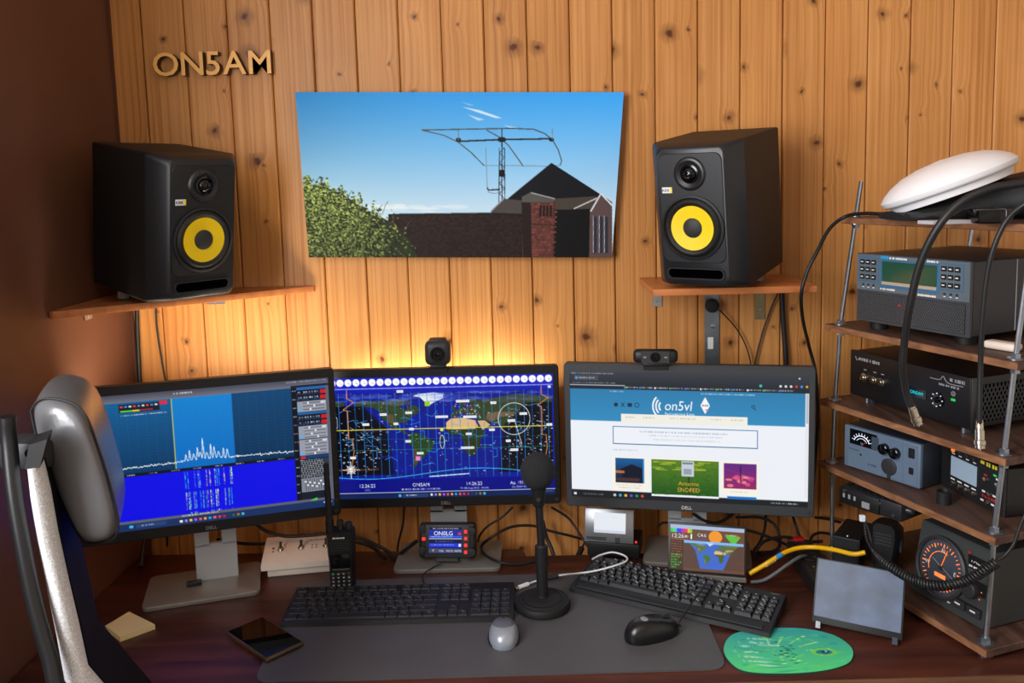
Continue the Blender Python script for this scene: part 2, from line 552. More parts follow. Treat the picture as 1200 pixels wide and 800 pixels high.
# pine boarding, board by board
PITCH = 0.0972
wbk = struct(plate('wall_back', WALL_X, WALL_XR, WALL_Y + 0.012, WALL_Y + 0.1, 0, CEIL, mat('board_gap', (60, 34, 16), 0.8)))
pl = bmesh.new()
hw = PITCH / 2 - 0.0009
prof = [(-hw, 0.012), (-hw, 0.003), (-hw + 0.0028, 0.0), (hw - 0.0028, 0.0), (hw, 0.003), (hw, 0.012)]
bot = [pl.verts.new((x, y, 0)) for x, y in prof]; top = [pl.verts.new((x, y, CEIL)) for x, y in prof]
for i in range(5): pl.faces.new((bot[i], bot[i + 1], top[i + 1], top[i]))
plm = bpy.data.meshes.new('plank'); pl.to_mesh(plm); pl.free()
i = 0
x = 0.1057 - PITCH / 2 - 11 * PITCH
while x < WALL_XR + 0.02:
    if x - PITCH / 2 > WALL_X - 0.06 and x + PITCH / 2 < WALL_XR + 0.06:
        link('plank', plm, PINE, wbk, (x, WALL_Y, 0), smooth=0)
    x += PITCH
struct(plate('trim_1', WALL_X, WALL_X + 0.006, WALL_Y - 0.006, WALL_Y, 0, CEIL, mat('corner_bead', (92, 50, 28), 0.5)))

# ------------------------------------------------------------------ desk
dk = thing('desk', 'dark red-brown wooden desk carrying monitors, keyboards and radios', 'desk', (0, 1.65, 0))
FY, DX1 = 1.372, 1.45
poly = [(WALL_X + .004, FY - 1.65), (DX1, FY - 1.65), (DX1, 1.885 - 1.65), (-0.023, 1.885 - 1.65), (-0.030, 1.928 - 1.65), (WALL_X + .004, 1.945 - 1.65)]
B().prism(poly, DESK - 0.026, DESK, bev=0.0015).out('desk_top', DESKWOOD, dk)
B().box(((WALL_X + DX1) / 2, FY - 1.65 - 0.0015, DESK - 0.0135), (DX1 - WALL_X - .008, 0.003, 0.024)).out('edge_band', DESKEDGE, dk, smooth=0)
for lx in (WALL_X + .06, 0.35, DX1 - 0.06):
    B().box((lx, 0.02, (DESK - .026) / 2), (0.025, 0.40, DESK - .026), 0.001).out('side_panel', DESKWOOD, dk)

#@@SPEAKERS
# ------------------------------------------------------------------ wall shelves
ST = 1.325      # top of both speaker shelves
ls = thing('corner_shelf', 'triangular beech corner shelf under the speaker beside the brown wall', 'shelf', (WALL_X, WALL_Y, ST))
a = D(52, 361, ST); b = D(362, 338, ST)
B().prism([(0.001, -0.001), (0.001, -0.345), (0.012, -0.35), (0.435, -0.012), (0.435, -0.001)], -0.014, 0, bev=0.001).out('shelf_board', BEECH, ls)
def l_bracket(parent, x, y, w, h, d, m=SILVER, side=0):
    """angle bracket: one leg on the wall, one under the shelf"""
    bb = B()
    if side == 0:
        bb.box((x, y - 0.0012, -0.0145 - h / 2), (w, 0.0024, h)); bb.box((x, y - d / 2, -0.0155), (w, d, 0.002))
    else:
        bb.box((x + 0.0012, y, -0.0145 - h / 2), (0.0024, w, h)); bb.box((x + d / 2, y, -0.0155), (d, w, 0.002))
    o = bb.out('bracket', m, parent, smooth=0)
    for k in (0.3, 0.75):
        M = fr(x, y - 0.0024, -0.0145 - h * k) if side == 0 else Matrix.Translation((x + 0.0024, y, -0.0145 - h * k)) @ Matrix.Rotation(PI / 2, 4, 'Y')
        B().lathe([(0.004, 0), (0.003, 0.0015), (0, 0.0018)], 10, M).out('screw', STEEL, o)
    return o
l_bracket(ls, 0.20, -0.001, 0.045, 0.024, 0.03)
l_bracket(ls, 0.001, -0.20, 0.03, 0.024, 0.03, side=1)
rs = thing('wall_shelf', 'beech wall shelf under the speaker beside the equipment rack', 'shelf', (0.428, WALL_Y, ST))
B().box((0, -0.117, -0.007), (0.34, 0.232, 0.014), 0.001).out('shelf_board', BEECH, rs)
l_bracket(rs, W(770, 352, WALL_Y).x - 0.428, -0.001, 0.022, 0.055, 0.12)
l_bracket(rs, W(890, 352, WALL_Y).x - 0.428, -0.001, 0.024, 0.092, 0.12, mat('brass_bracket', (150, 140, 110), 0.35, 0.9))

# ------------------------------------------------------------------ speakers
def speaker(fx, fy, z, rz, tilt, label):
    w, d, h = 0.195, 0.252, 0.298
    t = thing('monitor_speaker', label, 'speaker', (fx, fy, z), (tilt, 0, rz), 'studio monitor speakers')
    def rr(x, y, r, ww, hh, n=5):            # rounded rectangle ring in XZ at depth y
        pts = []
        for cx, cz, a0 in ((ww / 2 - r, hh / 2 - r, 0), (-ww / 2 + r, hh / 2 - r, 90), (-ww / 2 + r, -hh / 2 + r, 180), (ww / 2 - r, -hh / 2 + r, 270)):
            for k in range(n + 1):
                A = R(a0 + 90 * k / n)
                pts.append(Vector((x + cx + r * math.cos(A), y, h / 2 + cz + r * math.sin(A))))
        return pts
    # cabinet with the curved, tapering front
    B().loft([rr(0, d, 0.004, w, h), rr(0, 0.050, 0.006, w, h), rr(0, 0.044, 0.008, w, h)]).out('cabinet', MATTE, t)
    fb = B()
    fb.loft([rr(0, 0.044, 0.008, w, h), rr(0, 0.040, 0.010, w - 0.001, h - 0.001), rr(0, 0.006, 0.016, w - 0.044, h - 0.014), rr(0, 0.0025, 0.016, w - 0.049, h - 0.018), rr(0, 0.0, 0.014, w - 0.054, h - 0.026)])
    bf = fb.out('front_baffle', BAFFLE, t)
    B().loft([rr(0, 0.002, 0.016, w - 0.058, h - 0.075)[:], rr(0, -0.0022, 0.016, w - 0.062, h - 0.079)[:]]).out('driver_plate', BAFFLE, t, loc=(0, 0, 0.018))
    # woofer
    wz = 0.128
    wo = B().lathe([(0.0665, 0), (0.0665, 0.004), (0.062, 0.0055), (0.060, 0.003), (0.060, 0.0)], 48, fr(0, -0.0022, wz)).out('woofer', RUBBER, t)
    B().lathe([(0.060, 0.001), (0.0585, 0.0035), (0.053, 0.0066), (0.0465, 0.0035), (0.0445, 0.001)], 48, fr(0, -0.0022, wz), caps=False).out('surround', RUBBER, wo)
    B().lathe([(0.0455, 0.0035), (0.019, 0.0012), (0.021, 0.0005)], 48, fr(0, -0.0022, wz), caps=False).out('cone', YELLOW, wo)
    B().lathe([(0.0205, 0.0008), (0.0195, 0.0030), (0.014, 0.0055), (0.007, 0.007), (0, 0.0072)], 32, fr(0, -0.0022, wz)).out('dust_cap', mat('dust_cap_paper', (38, 38, 36), 0.6, bump=0.1), wo)
    # tweeter in its waveguide
    tz = 0.237
    tw = B().lathe([(0.034, 0.0), (0.031, 0.0035), (0.027, 0.0045), (0.019, 0.001), (0.019, 0.0)], 40, fr(0, -0.0022, tz)).out('tweeter', BAFFLE, t)
    B().lathe([(0.0195, 0.001), (0.019, 0.003), (0.015, 0.0035), (0.0135, 0.0015)], 32, fr(0, -0.0022, tz), caps=False).out('tweeter_ring', GLOSSBLK, tw)
    B().lathe([(0.0135, 0.001), (0.012, 0.005), (0.008, 0.0085), (0.004, 0.0098), (0, 0.0102)], 24, fr(0, -0.0022, tz)).out('dome', GLOSSBLK, tw)
    gb = B()
    for q in (-1, 0, 1):
        gb.tube([(-0.0135, q * 0.004, 0.0065), (0, q * 0.006, 0.0125), (0.0135, q * 0.004, 0.0065)], 0.0006, 5, smooth=4)
    for v in gb.bm.verts: v.co = fr(0, -0.0022, tz) @ v.co
    gb.out('phase_guard', GLOSSBLK, tw)
    # bass port slot
    pz = 0.033
    def slot(ww, hh, y, n=4):
        return [p + Vector((0, 0, pz - h / 2)) for p in rr(0, y, hh / 2 - 0.001, ww, hh, n)]
    pt = B().loft([slot(0.128, 0.027, 0.001), slot(0.126, 0.025, -0.003), slot(0.118, 0.019, -0.003), slot(0.114, 0.016, 0.0005)], caps=False).out('bass_port', BAFFLE, t)
    B().loft([slot(0.117, 0.018, -0.0004), slot(0.117, 0.018, -0.0012)]).out('port_opening', mat('port_hole', (2, 2, 2), 0.9, spec=0.0), pt)
    # badge
    bx, bz = -0.05, 0.205
    bg = B().box((bx, -0.0030, bz), (0.022, 0.0016, 0.012), 0.0005, 1).out('badge', mat('badge_white', (226, 226, 230), 0.4), t)
    B().text('KRK', 0.0062, fr(bx - 0.002, -0.0039, bz - 0.0031), 0.0003, 'CENTER').out('lettering', GLOSSBLK, bg, smooth=0)
    B().box((bx + 0.009, -0.0039, bz), (0.004, 0.0004, 0.011)).out('badge_stripe', YELLOW, bg, smooth=0)
    # rear props under the raised back
    for sx in (-0.06, 0.06):
        B().lathe([(0.012, -d * 0.8 * math.tan(tilt) + 0.001), (0.012, 0.001)], 14, Matrix.Translation((sx, d * 0.8, 0))).out('rear_foot', mat('prop_felt', (150, 140, 130), 0.8), t)
    return t
pL = W(226, 268, 1.722)
speaker(pL.x, pL.y + 0.022, ST + 0.002, R(52), R(8), 'black studio speaker with yellow cone on the corner shelf by the brown wall')
pR = W(819, 250, 1.716)
speaker(pR.x, pR.y + 0.022, ST + 0.002, R(-34), R(8), 'black studio speaker with yellow cone on the wall shelf next to the rack')

#@@WALLART
# ------------------------------------------------------------------ picture and letters on the wall
def paint_picture():
    w, h = 500, 254
    c = Canvas(w, h, (40, 140, 225))
    xs, ys = w / 385.0, h / 194.0
    def q(u, v):          # photo pixel -> canvas, undoing the trapezoid
        t = (v - 108) / 194
        xl, xr = 346 + 16 * t, 731 - 14 * t
        return ((u - xl) / (xr - xl) * w, t * h)
    def Q(l): return [q(*p) for p in l]
    c.rect(0, 0, w, h, (196, 228, 248)); c.vgrad(0, 0, w, h * 0.78, (54, 164, 248), (214, 238, 252))
    # slightly deeper to the left top
    yy, xx = np.mgrid[0:h * 2, 0:w * 2]
    f = np.clip(1.0 - 0.10 * (1 - xx / (w * 2)) * (1 - yy / (h * 2)), 0, 1)[..., None]
    c.a *= f
    for l, al in (([(541, 125), (562, 129), (588, 138), (580, 138), (558, 131)], 0.75), ([(548, 134), (568, 140), (560, 141)], 0.6), ([(590, 146), (606, 149), (598, 150)], 0.5), ([(540, 119), (556, 123), (550, 124)], 0.3)):
        c.poly(Q(l), (240, 248, 255), al)
    for k in range(14):
        u = rng.uniform(440, 535); v = rng.normal(243, 3)
        x, y = q(u, v); c.ellipse(x, y, rng.uniform(10, 26), rng.uniform(1.5, 3.5), (236, 246, 252), 0.45)
    # antenna
    dk_ = (38, 40, 46); gr = (120, 128, 136)
    c.line(Q([(494, 152), (540, 151), (600, 150), (625, 151), (638, 156), (647, 163)]), (70, 74, 70), 1.8)
    c.line(Q([(494, 152), (520, 158), (537, 166)]), (90, 84, 70), 1.6)
    c.line(Q([(537, 166), (552, 178), (567, 193)]), (70, 74, 70), 1.6)
    c.line(Q([(570, 152), (585, 160), (596, 170), (606, 184), (613, 194)]), (70, 74, 70), 1.6)
    c.line(Q([(647, 163), (654, 175), (658, 188), (656, 193)]), (70, 74, 70), 1.6)
    c.line(Q([(567, 193), (600, 193), (640, 194), (656, 193)]), gr, 1.0)
    c.line(Q([(537, 165), (588, 163), (646, 162)]), dk_, 2.6)
    for u in (537, 646): c.ellipse(*q(u, 163), 4, 3, (20, 20, 22))
    c.line(Q([(537, 152), (537, 164)]), gr, 1.2); c.line(Q([(647, 150), (647, 163)]), gr, 1.2)
    c.line(Q([(588, 150), (588, 240)]), (28, 30, 36), 1.6)
    for du in (-3, 3): c.line(Q([(588 + du, 172), (588 + du * 1.2, 240)]), (34, 36, 42), 1.3)
    for k in range(11):
        v = 172 + k * 6; s_ = 1 if k % 2 else -1
        c.line(Q([(588 - 3 * s_, v), (588 + 3 * s_, v + 6)]), (40, 44, 50), 1.0)
    c.rect(*q(585, 198), *q(591.5, 206), (14, 14, 16)); c.ellipse(*q(588, 163), 7, 4, (22, 22, 24))
    c.line(Q([(569, 172), (571, 221)]), gr, 1.0); c.line(Q([(571, 219), (572, 222), (586, 221)]), dk_, 2.2); c.line(Q([(571, 224), (580, 226), (586, 224)]), gr, 1.0)
    # roofs, wall, chimney
    c.poly(Q([(590, 236), (646, 190), (705, 228), (700, 238), (660, 250), (590, 250)]), (10, 13, 22))
    c.poly(Q([(575, 247), (590, 232), (612, 234), (612, 250), (575, 250)]), (74, 68, 66))
    c.line(Q([(576, 246), (591, 231)]), (150, 160, 170), 2)
    c.poly(Q([(650, 232), (700, 229), (693, 245), (650, 245)]), (70, 62, 56))
    c.line(Q([(672, 244), (700, 231)]), (225, 225, 225), 1.6)
    c.poly(Q([(648, 245), (692, 244), (690, 303), (648, 303)]), (5, 5, 9))
    c.poly(Q([(691, 245), (703, 226), (717, 236), (717, 303), (690, 303)]), (92, 72, 72))
    c.line(Q([(692, 247), (704, 226), (717, 240)]), (220, 226, 232), 2.4)
    for u in (695, 702, 708):
        c.poly(Q([(u, 252), (u + 4, 254), (u + 4, 296), (u, 297)]), (40, 44, 56)); c.line(Q([(u, 252), (u, 296)]), (190, 196, 210), 1.0)
    x0, y0 = q(455, 251); x1, y1 = q(620, 303)
    c.poly(Q([(455, 251), (578, 249), (613, 251), (613, 303), (455, 303)]), (38, 24, 22))
    for r_ in range(18):
        y = y0 + (y1 - y0) * r_ / 18
        for k in range(44):
            xx = x0 + (x1 - x0) * (k + 0.5 * (r_ % 2)) / 44
            g = rng.uniform(0.55, 1.25)
            c.rect(xx, y + 0.8, xx + (x1 - x0) / 44 - 0.7, y + (y1 - y0) / 18 - 0.6, (44 * g, 27 * g, 24 * g))
    c.line(Q([(455, 251), (578, 249.5), (615, 251)]), (16, 18, 22), 2.6)
    c.line(Q([(460, 249.6), (576, 248)]), (150, 180, 200), 1.0)
    c.poly(Q([(611, 230), (622, 224), (651, 232), (648, 237), (612, 236)]), (84, 84, 82))
    c.line(Q([(622, 225), (650, 232)]), (170, 170, 168), 1.6)
    cx0, cy0 = q(622, 237); cx1, cy1 = q(649, 303)
    c.poly(Q([(612, 236), (649, 236), (648, 303), (612, 303)]), (92, 52, 46))
    for r_ in range(22):
        y = cy0 + (cy1 - cy0) * r_ / 22
        for k in range(8):
            xx = cx0 + (cx1 - cx0) * (k + 0.5 * (r_ % 2)) / 8
            g = rng.uniform(0.7, 1.25)
            c.rect(xx, y + 0.8, xx + (cx1 - cx0) / 8 - 0.8, y + (cy1 - cy0) / 22 - 0.6, (108 * g, 58 * g, 50 * g))
    c.poly(Q([(611, 236), (622, 237), (623, 303), (624, 303), (613, 303)]), (34, 20, 20))
    for k in range(4): c.rect(*q(632 + k * 4, 240), *q(634.3 + k * 4, 253), (26, 16, 16))
    c.line(Q([(622, 262), (650, 263)]), (60, 34, 30), 2.0)
    c.poly(Q([(355, 303), (357, 218), (375, 216), (400, 226), (430, 245), (455, 258), (480, 280), (490, 303)]), (40, 48, 26))
    # bush in leaves
    for k in range(8000):
        u = 356 + abs(rng.normal(0, 52)); v = rng.uniform(205, 303)
        topv = 213 + max(0, u - 372) * 0.50 + 6 * math.sin(u * 0.31) + 4 * math.sin(u * 0.83)
        if u > 490 - max(0, 296 - v) * 0.5 or v < topv + rng.normal(0, 4): continue
        g = rng.choice([0.2, 0.4, 0.7, 1.0, 1.35, 1.7]) * (0.7 + 0.5 * (303 - v) / 90)
        x, y = q(u, v)
        c.ellipse(x, y, rng.uniform(0.8, 2.4), rng.uniform(0.8, 1.8), (104 * g, 118 * g, 62 * g), 0.9)
    for u, v in ((360, 209), (395, 222), (445, 243), (452, 239), (410, 226), (478, 262), (372, 210)):
        c.line(Q([(u - 4, v + 12), (u, v), (u + 3, v - 4)]), (80, 92, 52), 1.0, 0.8)
    return c.get()
PYY = WALL_Y - 0.028
pc = [W(u, v, PYY) for u, v in ((346, 108), (731, 108), (717, 301.5), (362, 301.5))]
ctr = sum(pc, Vector()) / 4
pic = thing('wall_picture', 'trapezoid photo print of a roof antenna against blue sky on the pine wall', 'picture', (ctr.x, PYY, ctr.z))
loc_ = [p - Vector((ctr.x, PYY, ctr.z)) for p in pc]
pb = B()
pb.loft([[p + Vector((0, 0.0006, 0)) for p in loc_], [p + Vector((0, 0.012, 0)) for p in loc_]])
pb.out('backing_panel', mat('panel_edge', (60, 80, 100), 0.5), pic, smooth=0)
ink_grid('photo_print', paint_picture(), loc_, PRINT, pic)
B().box((0, 0.02, 0.0), (0.25, 0.016, 0.12)).out('wall_spacer', BLACK, pic, smooth=0)

sg = thing('letter_sign', 'raised orange letters reading ON5AM on the pine wall', 'sign')
base = W(180, 89, WALL_Y - 0.02); sg.location = (base.x, WALL_Y, base.z)
ORL = mat('orange_letter_face', (255, 190, 100), 0.45); DKS = mat('letter_shadow_side', (72, 44, 20), 0.6)  # dark sides carry the letters' drop shadow in their colour
end = W(318, 87, WALL_Y - 0.02)
caps = (W(190, 61, WALL_Y - 0.02) - W(190, 89, WALL_Y - 0.02)).z
adv, xs_ = 0, []
for ch in 'ON5AM':
    V, F = text_mesh(ch, 0, 0.012); wd = V[:, 0].max() - V[:, 0].min()
    xs_.append((ch, adv, wd)); adv += wd + 0.115
sc_ = (end.x - base.x) / (adv - 0.115)
for ch, ax, wd in xs_:
    tb = B().text(ch, 1.0, Matrix.Identity(4), 0.02 / caps, mi=0, side_mi=1, bold=0.012)
    for v in tb.bm.verts: v.co = Vector((v.co.x * sc_, -v.co.z * caps, v.co.y * caps))
    tb.out('letter', [ORL, DKS], sg, (ax * sc_, 0, ax * sc_ * -0.0), smooth=0)

#@@MONITORS
# ------------------------------------------------------------------ screen contents
LAND = {   # very coarse coastlines, lon / lat
 'namerica': [(-168, 66), (-156, 71), (-128, 70), (-110, 68), (-95, 72), (-82, 70), (-85, 62), (-94, 59), (-82, 53), (-79, 58), (-74, 62), (-64, 59), (-56, 52), (-66, 48), (-60, 46), (-70, 43), (-75, 38), (-81, 31), (-80, 25), (-84, 30), (-95, 29), (-97, 22), (-91, 18), (-87, 21), (-88, 16), (-83, 12), (-78, 8), (-84, 9), (-95, 16), (-105, 20), (-110, 24), (-114, 31), (-118, 34), (-124, 41), (-124, 48), (-134, 57), (-150, 60), (-162, 56), (-158, 60), (-166, 62)],
 'greenland': [(-70, 77), (-58, 75), (-52, 68), (-43, 60), (-32, 67), (-20, 72), (-18, 80), (-35, 83), (-60, 81)],
 'samerica': [(-78, 8), (-71, 12), (-60, 9), (-51, 4), (-44, -2), (-35, -6), (-39, -15), (-41, -22), (-48, -26), (-54, -34), (-62, -39), (-66, -46), (-69, -52), (-74, -52), (-73, -42), (-71, -30), (-70, -18), (-77, -12), (-81, -5), (-79, 2)],
 'africa': [(-6, 35), (10, 37), (20, 32), (32, 31), (37, 22), (43, 12), (51, 11), (44, 2), (40, -6), (40, -16), (34, -24), (30, -32), (19, -34), (14, -24), (13, -12), (9, -1), (9, 4), (-4, 5), (-9, 5), (-15, 11), (-17, 20), (-10, 29)],
 'europe': [(-9, 37), (-9, 43), (-1, 44), (-4, 48), (3, 51), (8, 54), (8, 57), (12, 55), (20, 55), (24, 59), (29, 60), (22, 61), (25, 65), (21, 65), (17, 61), (18, 59), (13, 56), (8, 58), (5, 61), (13, 66), (20, 70), (30, 70), (42, 67), (60, 69), (75, 72), (100, 77), (115, 74), (140, 73), (165, 70), (179, 68), (176, 63), (162, 58), (157, 52), (156, 58), (140, 55), (138, 47), (129, 41), (128, 36), (122, 39), (122, 31), (114, 22), (107, 18), (109, 12), (104, 9), (103, 2), (98, 12), (92, 22), (86, 20), (80, 14), (77, 8), (73, 18), (67, 25), (57, 26), (52, 28), (59, 22), (52, 16), (44, 13), (36, 28), (35, 36), (27, 37), (23, 37), (19, 42), (14, 45), (18, 40), (13, 42), (9, 44), (3, 42), (-1, 37)],
 'britain': [(-5, 50), (1, 51), (0, 54), (-3, 58), (-6, 57)], 'japan': [(131, 32), (140, 36), (142, 43), (137, 37)],
 'borneo': [(109, 1), (117, 6), (118, 0), (114, -4)], 'sumatra': [(95, 5), (105, -4), (104, -6)], 'guinea': [(131, -1), (146, -6), (150, -10), (138, -8)],
 'australia': [(114, -22), (122, -18), (131, -12), (137, -15), (142, -11), (146, -19), (153, -27), (150, -37), (140, -38), (131, -32), (116, -35)],
 'madagascar': [(44, -17), (50, -15), (47, -25), (44, -23)], 'zealand': [(167, -46), (173, -41), (178, -38), (172, -44)],
}
def land_shift(lon, c0):
    return ((lon - c0 + 180) % 360) - 180
def draw_map(c, x0, y0, x1, y1, lat_top, lat_bot, c0, night=None):
    sx = (x1 - x0) / 360.0
    def pt(lon, lat, dl=0): return (x0 + (lon - c0 + 180 + dl) * sx, y0 + (lat_top - lat) / (lat_top - lat_bot) * (y1 - y0))
    keep = c.a.copy()
    tints = {'africa': (70, 92, 40), 'greenland': (225, 232, 240), 'australia': (170, 120, 70), 'europe': (86, 110, 56), 'namerica': (84, 112, 62), 'samerica': (66, 112, 46)}
    for n, p in LAND.items():
        for dl in (-360, 0, 360):
            c.poly([pt(a, b, dl) for a, b in p], tints.get(n, (80, 108, 56)))
    for dl in (-360, 0, 360):
        c.poly([pt(a, b, dl) for a, b in [(-16, 28), (-8, 35), (10, 36), (32, 31), (37, 20), (30, 15), (0, 15), (-16, 16)]], (222, 184, 128))
        c.poly([pt(a, b, dl) for a, b in [(36, 30), (48, 30), (57, 22), (44, 13)]], (216, 176, 122))
        c.poly([pt(a, b, dl) for a, b in [(52, 42), (70, 46), (100, 44), (105, 38), (75, 36), (60, 28), (50, 32)]], (190, 156, 106))
        c.poly([pt(a, b, dl) for a, b in [(-115, 46), (-103, 44), (-101, 28), (-112, 30)]], (150, 130, 88))
        c.poly([pt(a, b, dl) for a, b in [(-73, -18), (-66, -20), (-67, -48), (-72, -46)]], (140, 116, 78))
        c.poly([pt(a, b, dl) for a, b in [(-128, 70), (-95, 72), (-70, 68), (-75, 62), (-95, 60), (-115, 62)]], (150, 160, 168), 0.6)
        c.poly([pt(a, b, dl) for a, b in [(40, 67), (100, 77), (140, 73), (178, 68), (140, 64), (70, 62)]], (120, 128, 120), 0.6)
    X0, Y0, X1, Y1 = c._r(x0, y0, x1, y1)
    m = np.zeros(c.a.shape[:2], bool); m[Y0:Y1, X0:X1] = True
    c.a[~m] = keep[~m]
    return pt
def taskbar(c, w, y0, y1, bg, x0, cols):
    c.rect(0, y0, w, y1, bg)
    my = (y0 + y1) / 2
    for k, col in enumerate(cols):
        c.rect(x0 + k * w * 0.0185, my - w * 0.0052, x0 + k * w * 0.0185 + w * 0.0105, my + w * 0.0052, col)
ICONS = [(225, 230, 235), (150, 130, 220), (235, 190, 70), (170, 90, 220), (230, 90, 70), (230, 160, 60), (40, 160, 220), (235, 90, 90), (225, 60, 60), (200, 30, 40), (30, 60, 90), (60, 90, 60), (150, 110, 50), (70, 190, 180)]

def screen_sdr():
    w, h = 440, 246
    c = Canvas(w, h, (30, 40, 60))
    c.vgrad(0, 0, w, 0.06 * h, (66, 68, 84), (110, 112, 126)); c.scribble(.39 * w, .02 * h, .46 * w, 3, (235, 235, 240))
    c.scribble(.83 * w, .012 * h, .99 * w, 2.5, (210, 215, 225), 0.6)
    X1, Y0, Y1, Y2 = .845 * w, .06 * h, .60 * h, .925 * h
    c.vgrad(0, Y0, X1, Y1, (14, 92, 148), (0, 50, 92))
    c.vgrad(.38 * w, Y0, .61 * w, Y1, (14, 128, 206), (0, 104, 190))
    c.vgrad(.61 * w, Y0, X1, Y1, (4, 66, 112), (0, 46, 84))
    for k in range(26): c.rect(0, Y0 + (Y1 - Y0) * k / 26, X1, Y0 + (Y1 - Y0) * k / 26 + 0.5, (60, 130, 180), 0.28)
    for k in range(24): c.rect(X1 * k / 24, Y0, X1 * k / 24 + 0.6, Y1, (60, 150, 190), 0.25)
    c.rect(.378 * w, Y0, .382 * w, Y1, (214, 200, 60), 0.9)
    # s-meter panel
    c.rect(.185 * w, .075 * h, .335 * w, .135 * h, (24, 30, 44)); c.rect(.19 * w, .118 * h, .26 * w, .130 * h, (80, 190, 60)); c.rect(.235 * w, .118 * h, .262 * w, .13 * h, (220, 190, 60)); c.rect(.26 * w, .118 * h, .31 * w, .128 * h, (170, 40, 40))
    for k in range(9): c.rect((.19 + .016 * k) * w, .085 * h, (.2 + .016 * k) * w, .097 * h, [(220, 60, 60), (70, 130, 210), (210, 210, 210)][k % 3])
    c.rect(.335 * w, .07 * h, .365 * w, .095 * h, (220, 40, 60)); c.scribble(.19 * w, .15 * h, .36 * w, 2.2, (230, 230, 235))
    xs = np.arange(0, X1, 1.0)
    base = .545 * h - .015 * h * np.sin(xs / X1 * 3) + rng.normal(0, .005, xs.size) * h
    for x0, a, s_ in ((.42, .05, 1.2), (.435, .09, 1.0), (.45, .05, 2), (.465, .10, 1.2), (.475, .06, 2), (.487, .165, 1.2), (.5, .06, 2), (.517, .12, 1.1), (.53, .09, 1.4), (.545, .05, 2), (.565, .08, 1), (.58, .06, 1.4)):
        base -= a * h * np.exp(-((xs - x0 * w) / s_) ** 2)
    c.line(list(zip(xs, base)), (236, 242, 248), 1.1)
    c.rect(0, Y1 - 5, X1, Y1, (12, 16, 24))
    for k in range(10): c.scribble((.03 + .083 * k) * w, Y1 - 3.8, (.06 + .083 * k) * w, 2.2, (220, 220, 225))
    a, b, c_, d = c._r(0, Y1, X1, Y2)
    c.a[b:d, a:c_] = np.array((8, 12, 226.)) + rng.normal(0, 7, (d - b, c_ - a, 1)) * np.array((0.6, 1.0, 1.0))
    cols = [(60, 220, 200), (110, 235, 120), (235, 230, 90), (80, 180, 240), (200, 240, 160)]
    for x0 in (.41, .42, .425, .44, .447, .46, .465, .475, .487, .492, .505, .512, .525, .532, .54, .56, .575, .585, .59):
        for y0, y1 in ((Y1 + 2, Y1 + (Y2 - Y1) * .42), (Y1 + (Y2 - Y1) * .5, Y1 + (Y2 - Y1) * .9), (Y1 + (Y2 - Y1) * .96, Y2)):
            if rng.random() < .22: continue
            y = y0
            col = cols[rng.integers(5)]
            while y < y1:
                l = rng.uniform(2, 9); c.rect(x0 * w, y, x0 * w + rng.uniform(0.8, 2.0), min(y + l, y1), col, rng.uniform(.5, 1)); y += l + rng.uniform(0, 2.5)
    # right control panel
    c.rect(X1, Y0 - 4, w, Y2, (20, 28, 44)); c.rect(X1 + 1, Y0, X1 + 9, Y2, (10, 14, 30))
    for k in range(13): c.scribble(X1 + 2, Y0 + 5 + k * 16, X1 + 8, 2.2, (220, 225, 230))
    px0, px1 = X1 + 10, w - 6
    c.rect(px1, Y0, w, Y2, (90, 94, 110))
    y = Y0
    for hh, kind in ((5, 'b'), (9, 'r'), (9, 'r'), (20, 'g'), (4, 'b'), (9, 'r'), (9, 'r'), (24, 'g'), (30, 'g'), (6, 'k'), (34, 'e'), (26, 's')):
        if kind == 'b': c.rect(px0, y, px1, y + hh, (30, 100, 170))
        elif kind == 'r':
            c.rect(px0, y, px1, y + hh, (6, 10, 30))
            for q_ in range(4): c.scribble(px0 + 2 + q_ * 10, y + 2, px0 + 9 + q_ * 10, 3, (220, 225, 235))
            c.scribble(px0, y + hh - 3, px1 - 10, 2, (30, 120, 190)); c.rect(px1 - 10, y + 1, px1, y + hh - 1, (200, 30, 40))
        elif kind == 'g':
            c.rect(px0, y, px1, y + hh, (150, 154, 166))
            for q_ in range(int(hh / 6)): c.rect(px0 + 10, y + 3 + q_ * 6, px1 - 3, y + 4 + q_ * 6, (50, 54, 66)); c.rect(px0 + 18 + (q_ * 11) % 18, y + 1.5 + q_ * 6, px0 + 21 + (q_ * 11) % 18, y + 5.5 + q_ * 6, (230, 232, 238))
            c.rect(px0 + 1, y + hh - 7, px0 + 8, y + hh - 2, (90, 170, 230)); c.rect(px1 - 10, y + 2, px1 - 2, y + 6, (210, 214, 222))
        elif kind == 'k': c.rect(px0, y, px1, y + hh, (20, 60, 110)); c.rect(px0 + 2, y, px0 + 9, y + hh, (210, 40, 40))
        elif kind == 'e':
            c.rect(px0, y, px1, y + hh, (52, 56, 66))
            for q_ in range(110): c.rect(px0 + (q_ * 37 % 41), y + (q_ * 53 % int(hh)), px0 + (q_ * 37 % 41) + 2, y + (q_ * 53 % int(hh)) + 1.4, (216, 220, 226), .8)
        else:
            c.rect(px0, y, px1, y + hh, (128, 132, 144))
            for q_ in range(9): c.rect(px0 + 7 + q_ * 4, y + 2, px0 + 8 + q_ * 4, y + hh - 2, (40, 44, 54)); c.rect(px0 + 6 + q_ * 4, y + 5 + (q_ * 7 % 12), px0 + 9 + q_ * 4, y + 8 + (q_ * 7 % 12), (236, 238, 242))
        y += hh + 1.2
    c.rect(0, Y2, w, Y2 + 5, (92, 94, 108)); c.scribble(.39 * w, Y2 + 1, .53 * w, 2.4, (240, 240, 245))
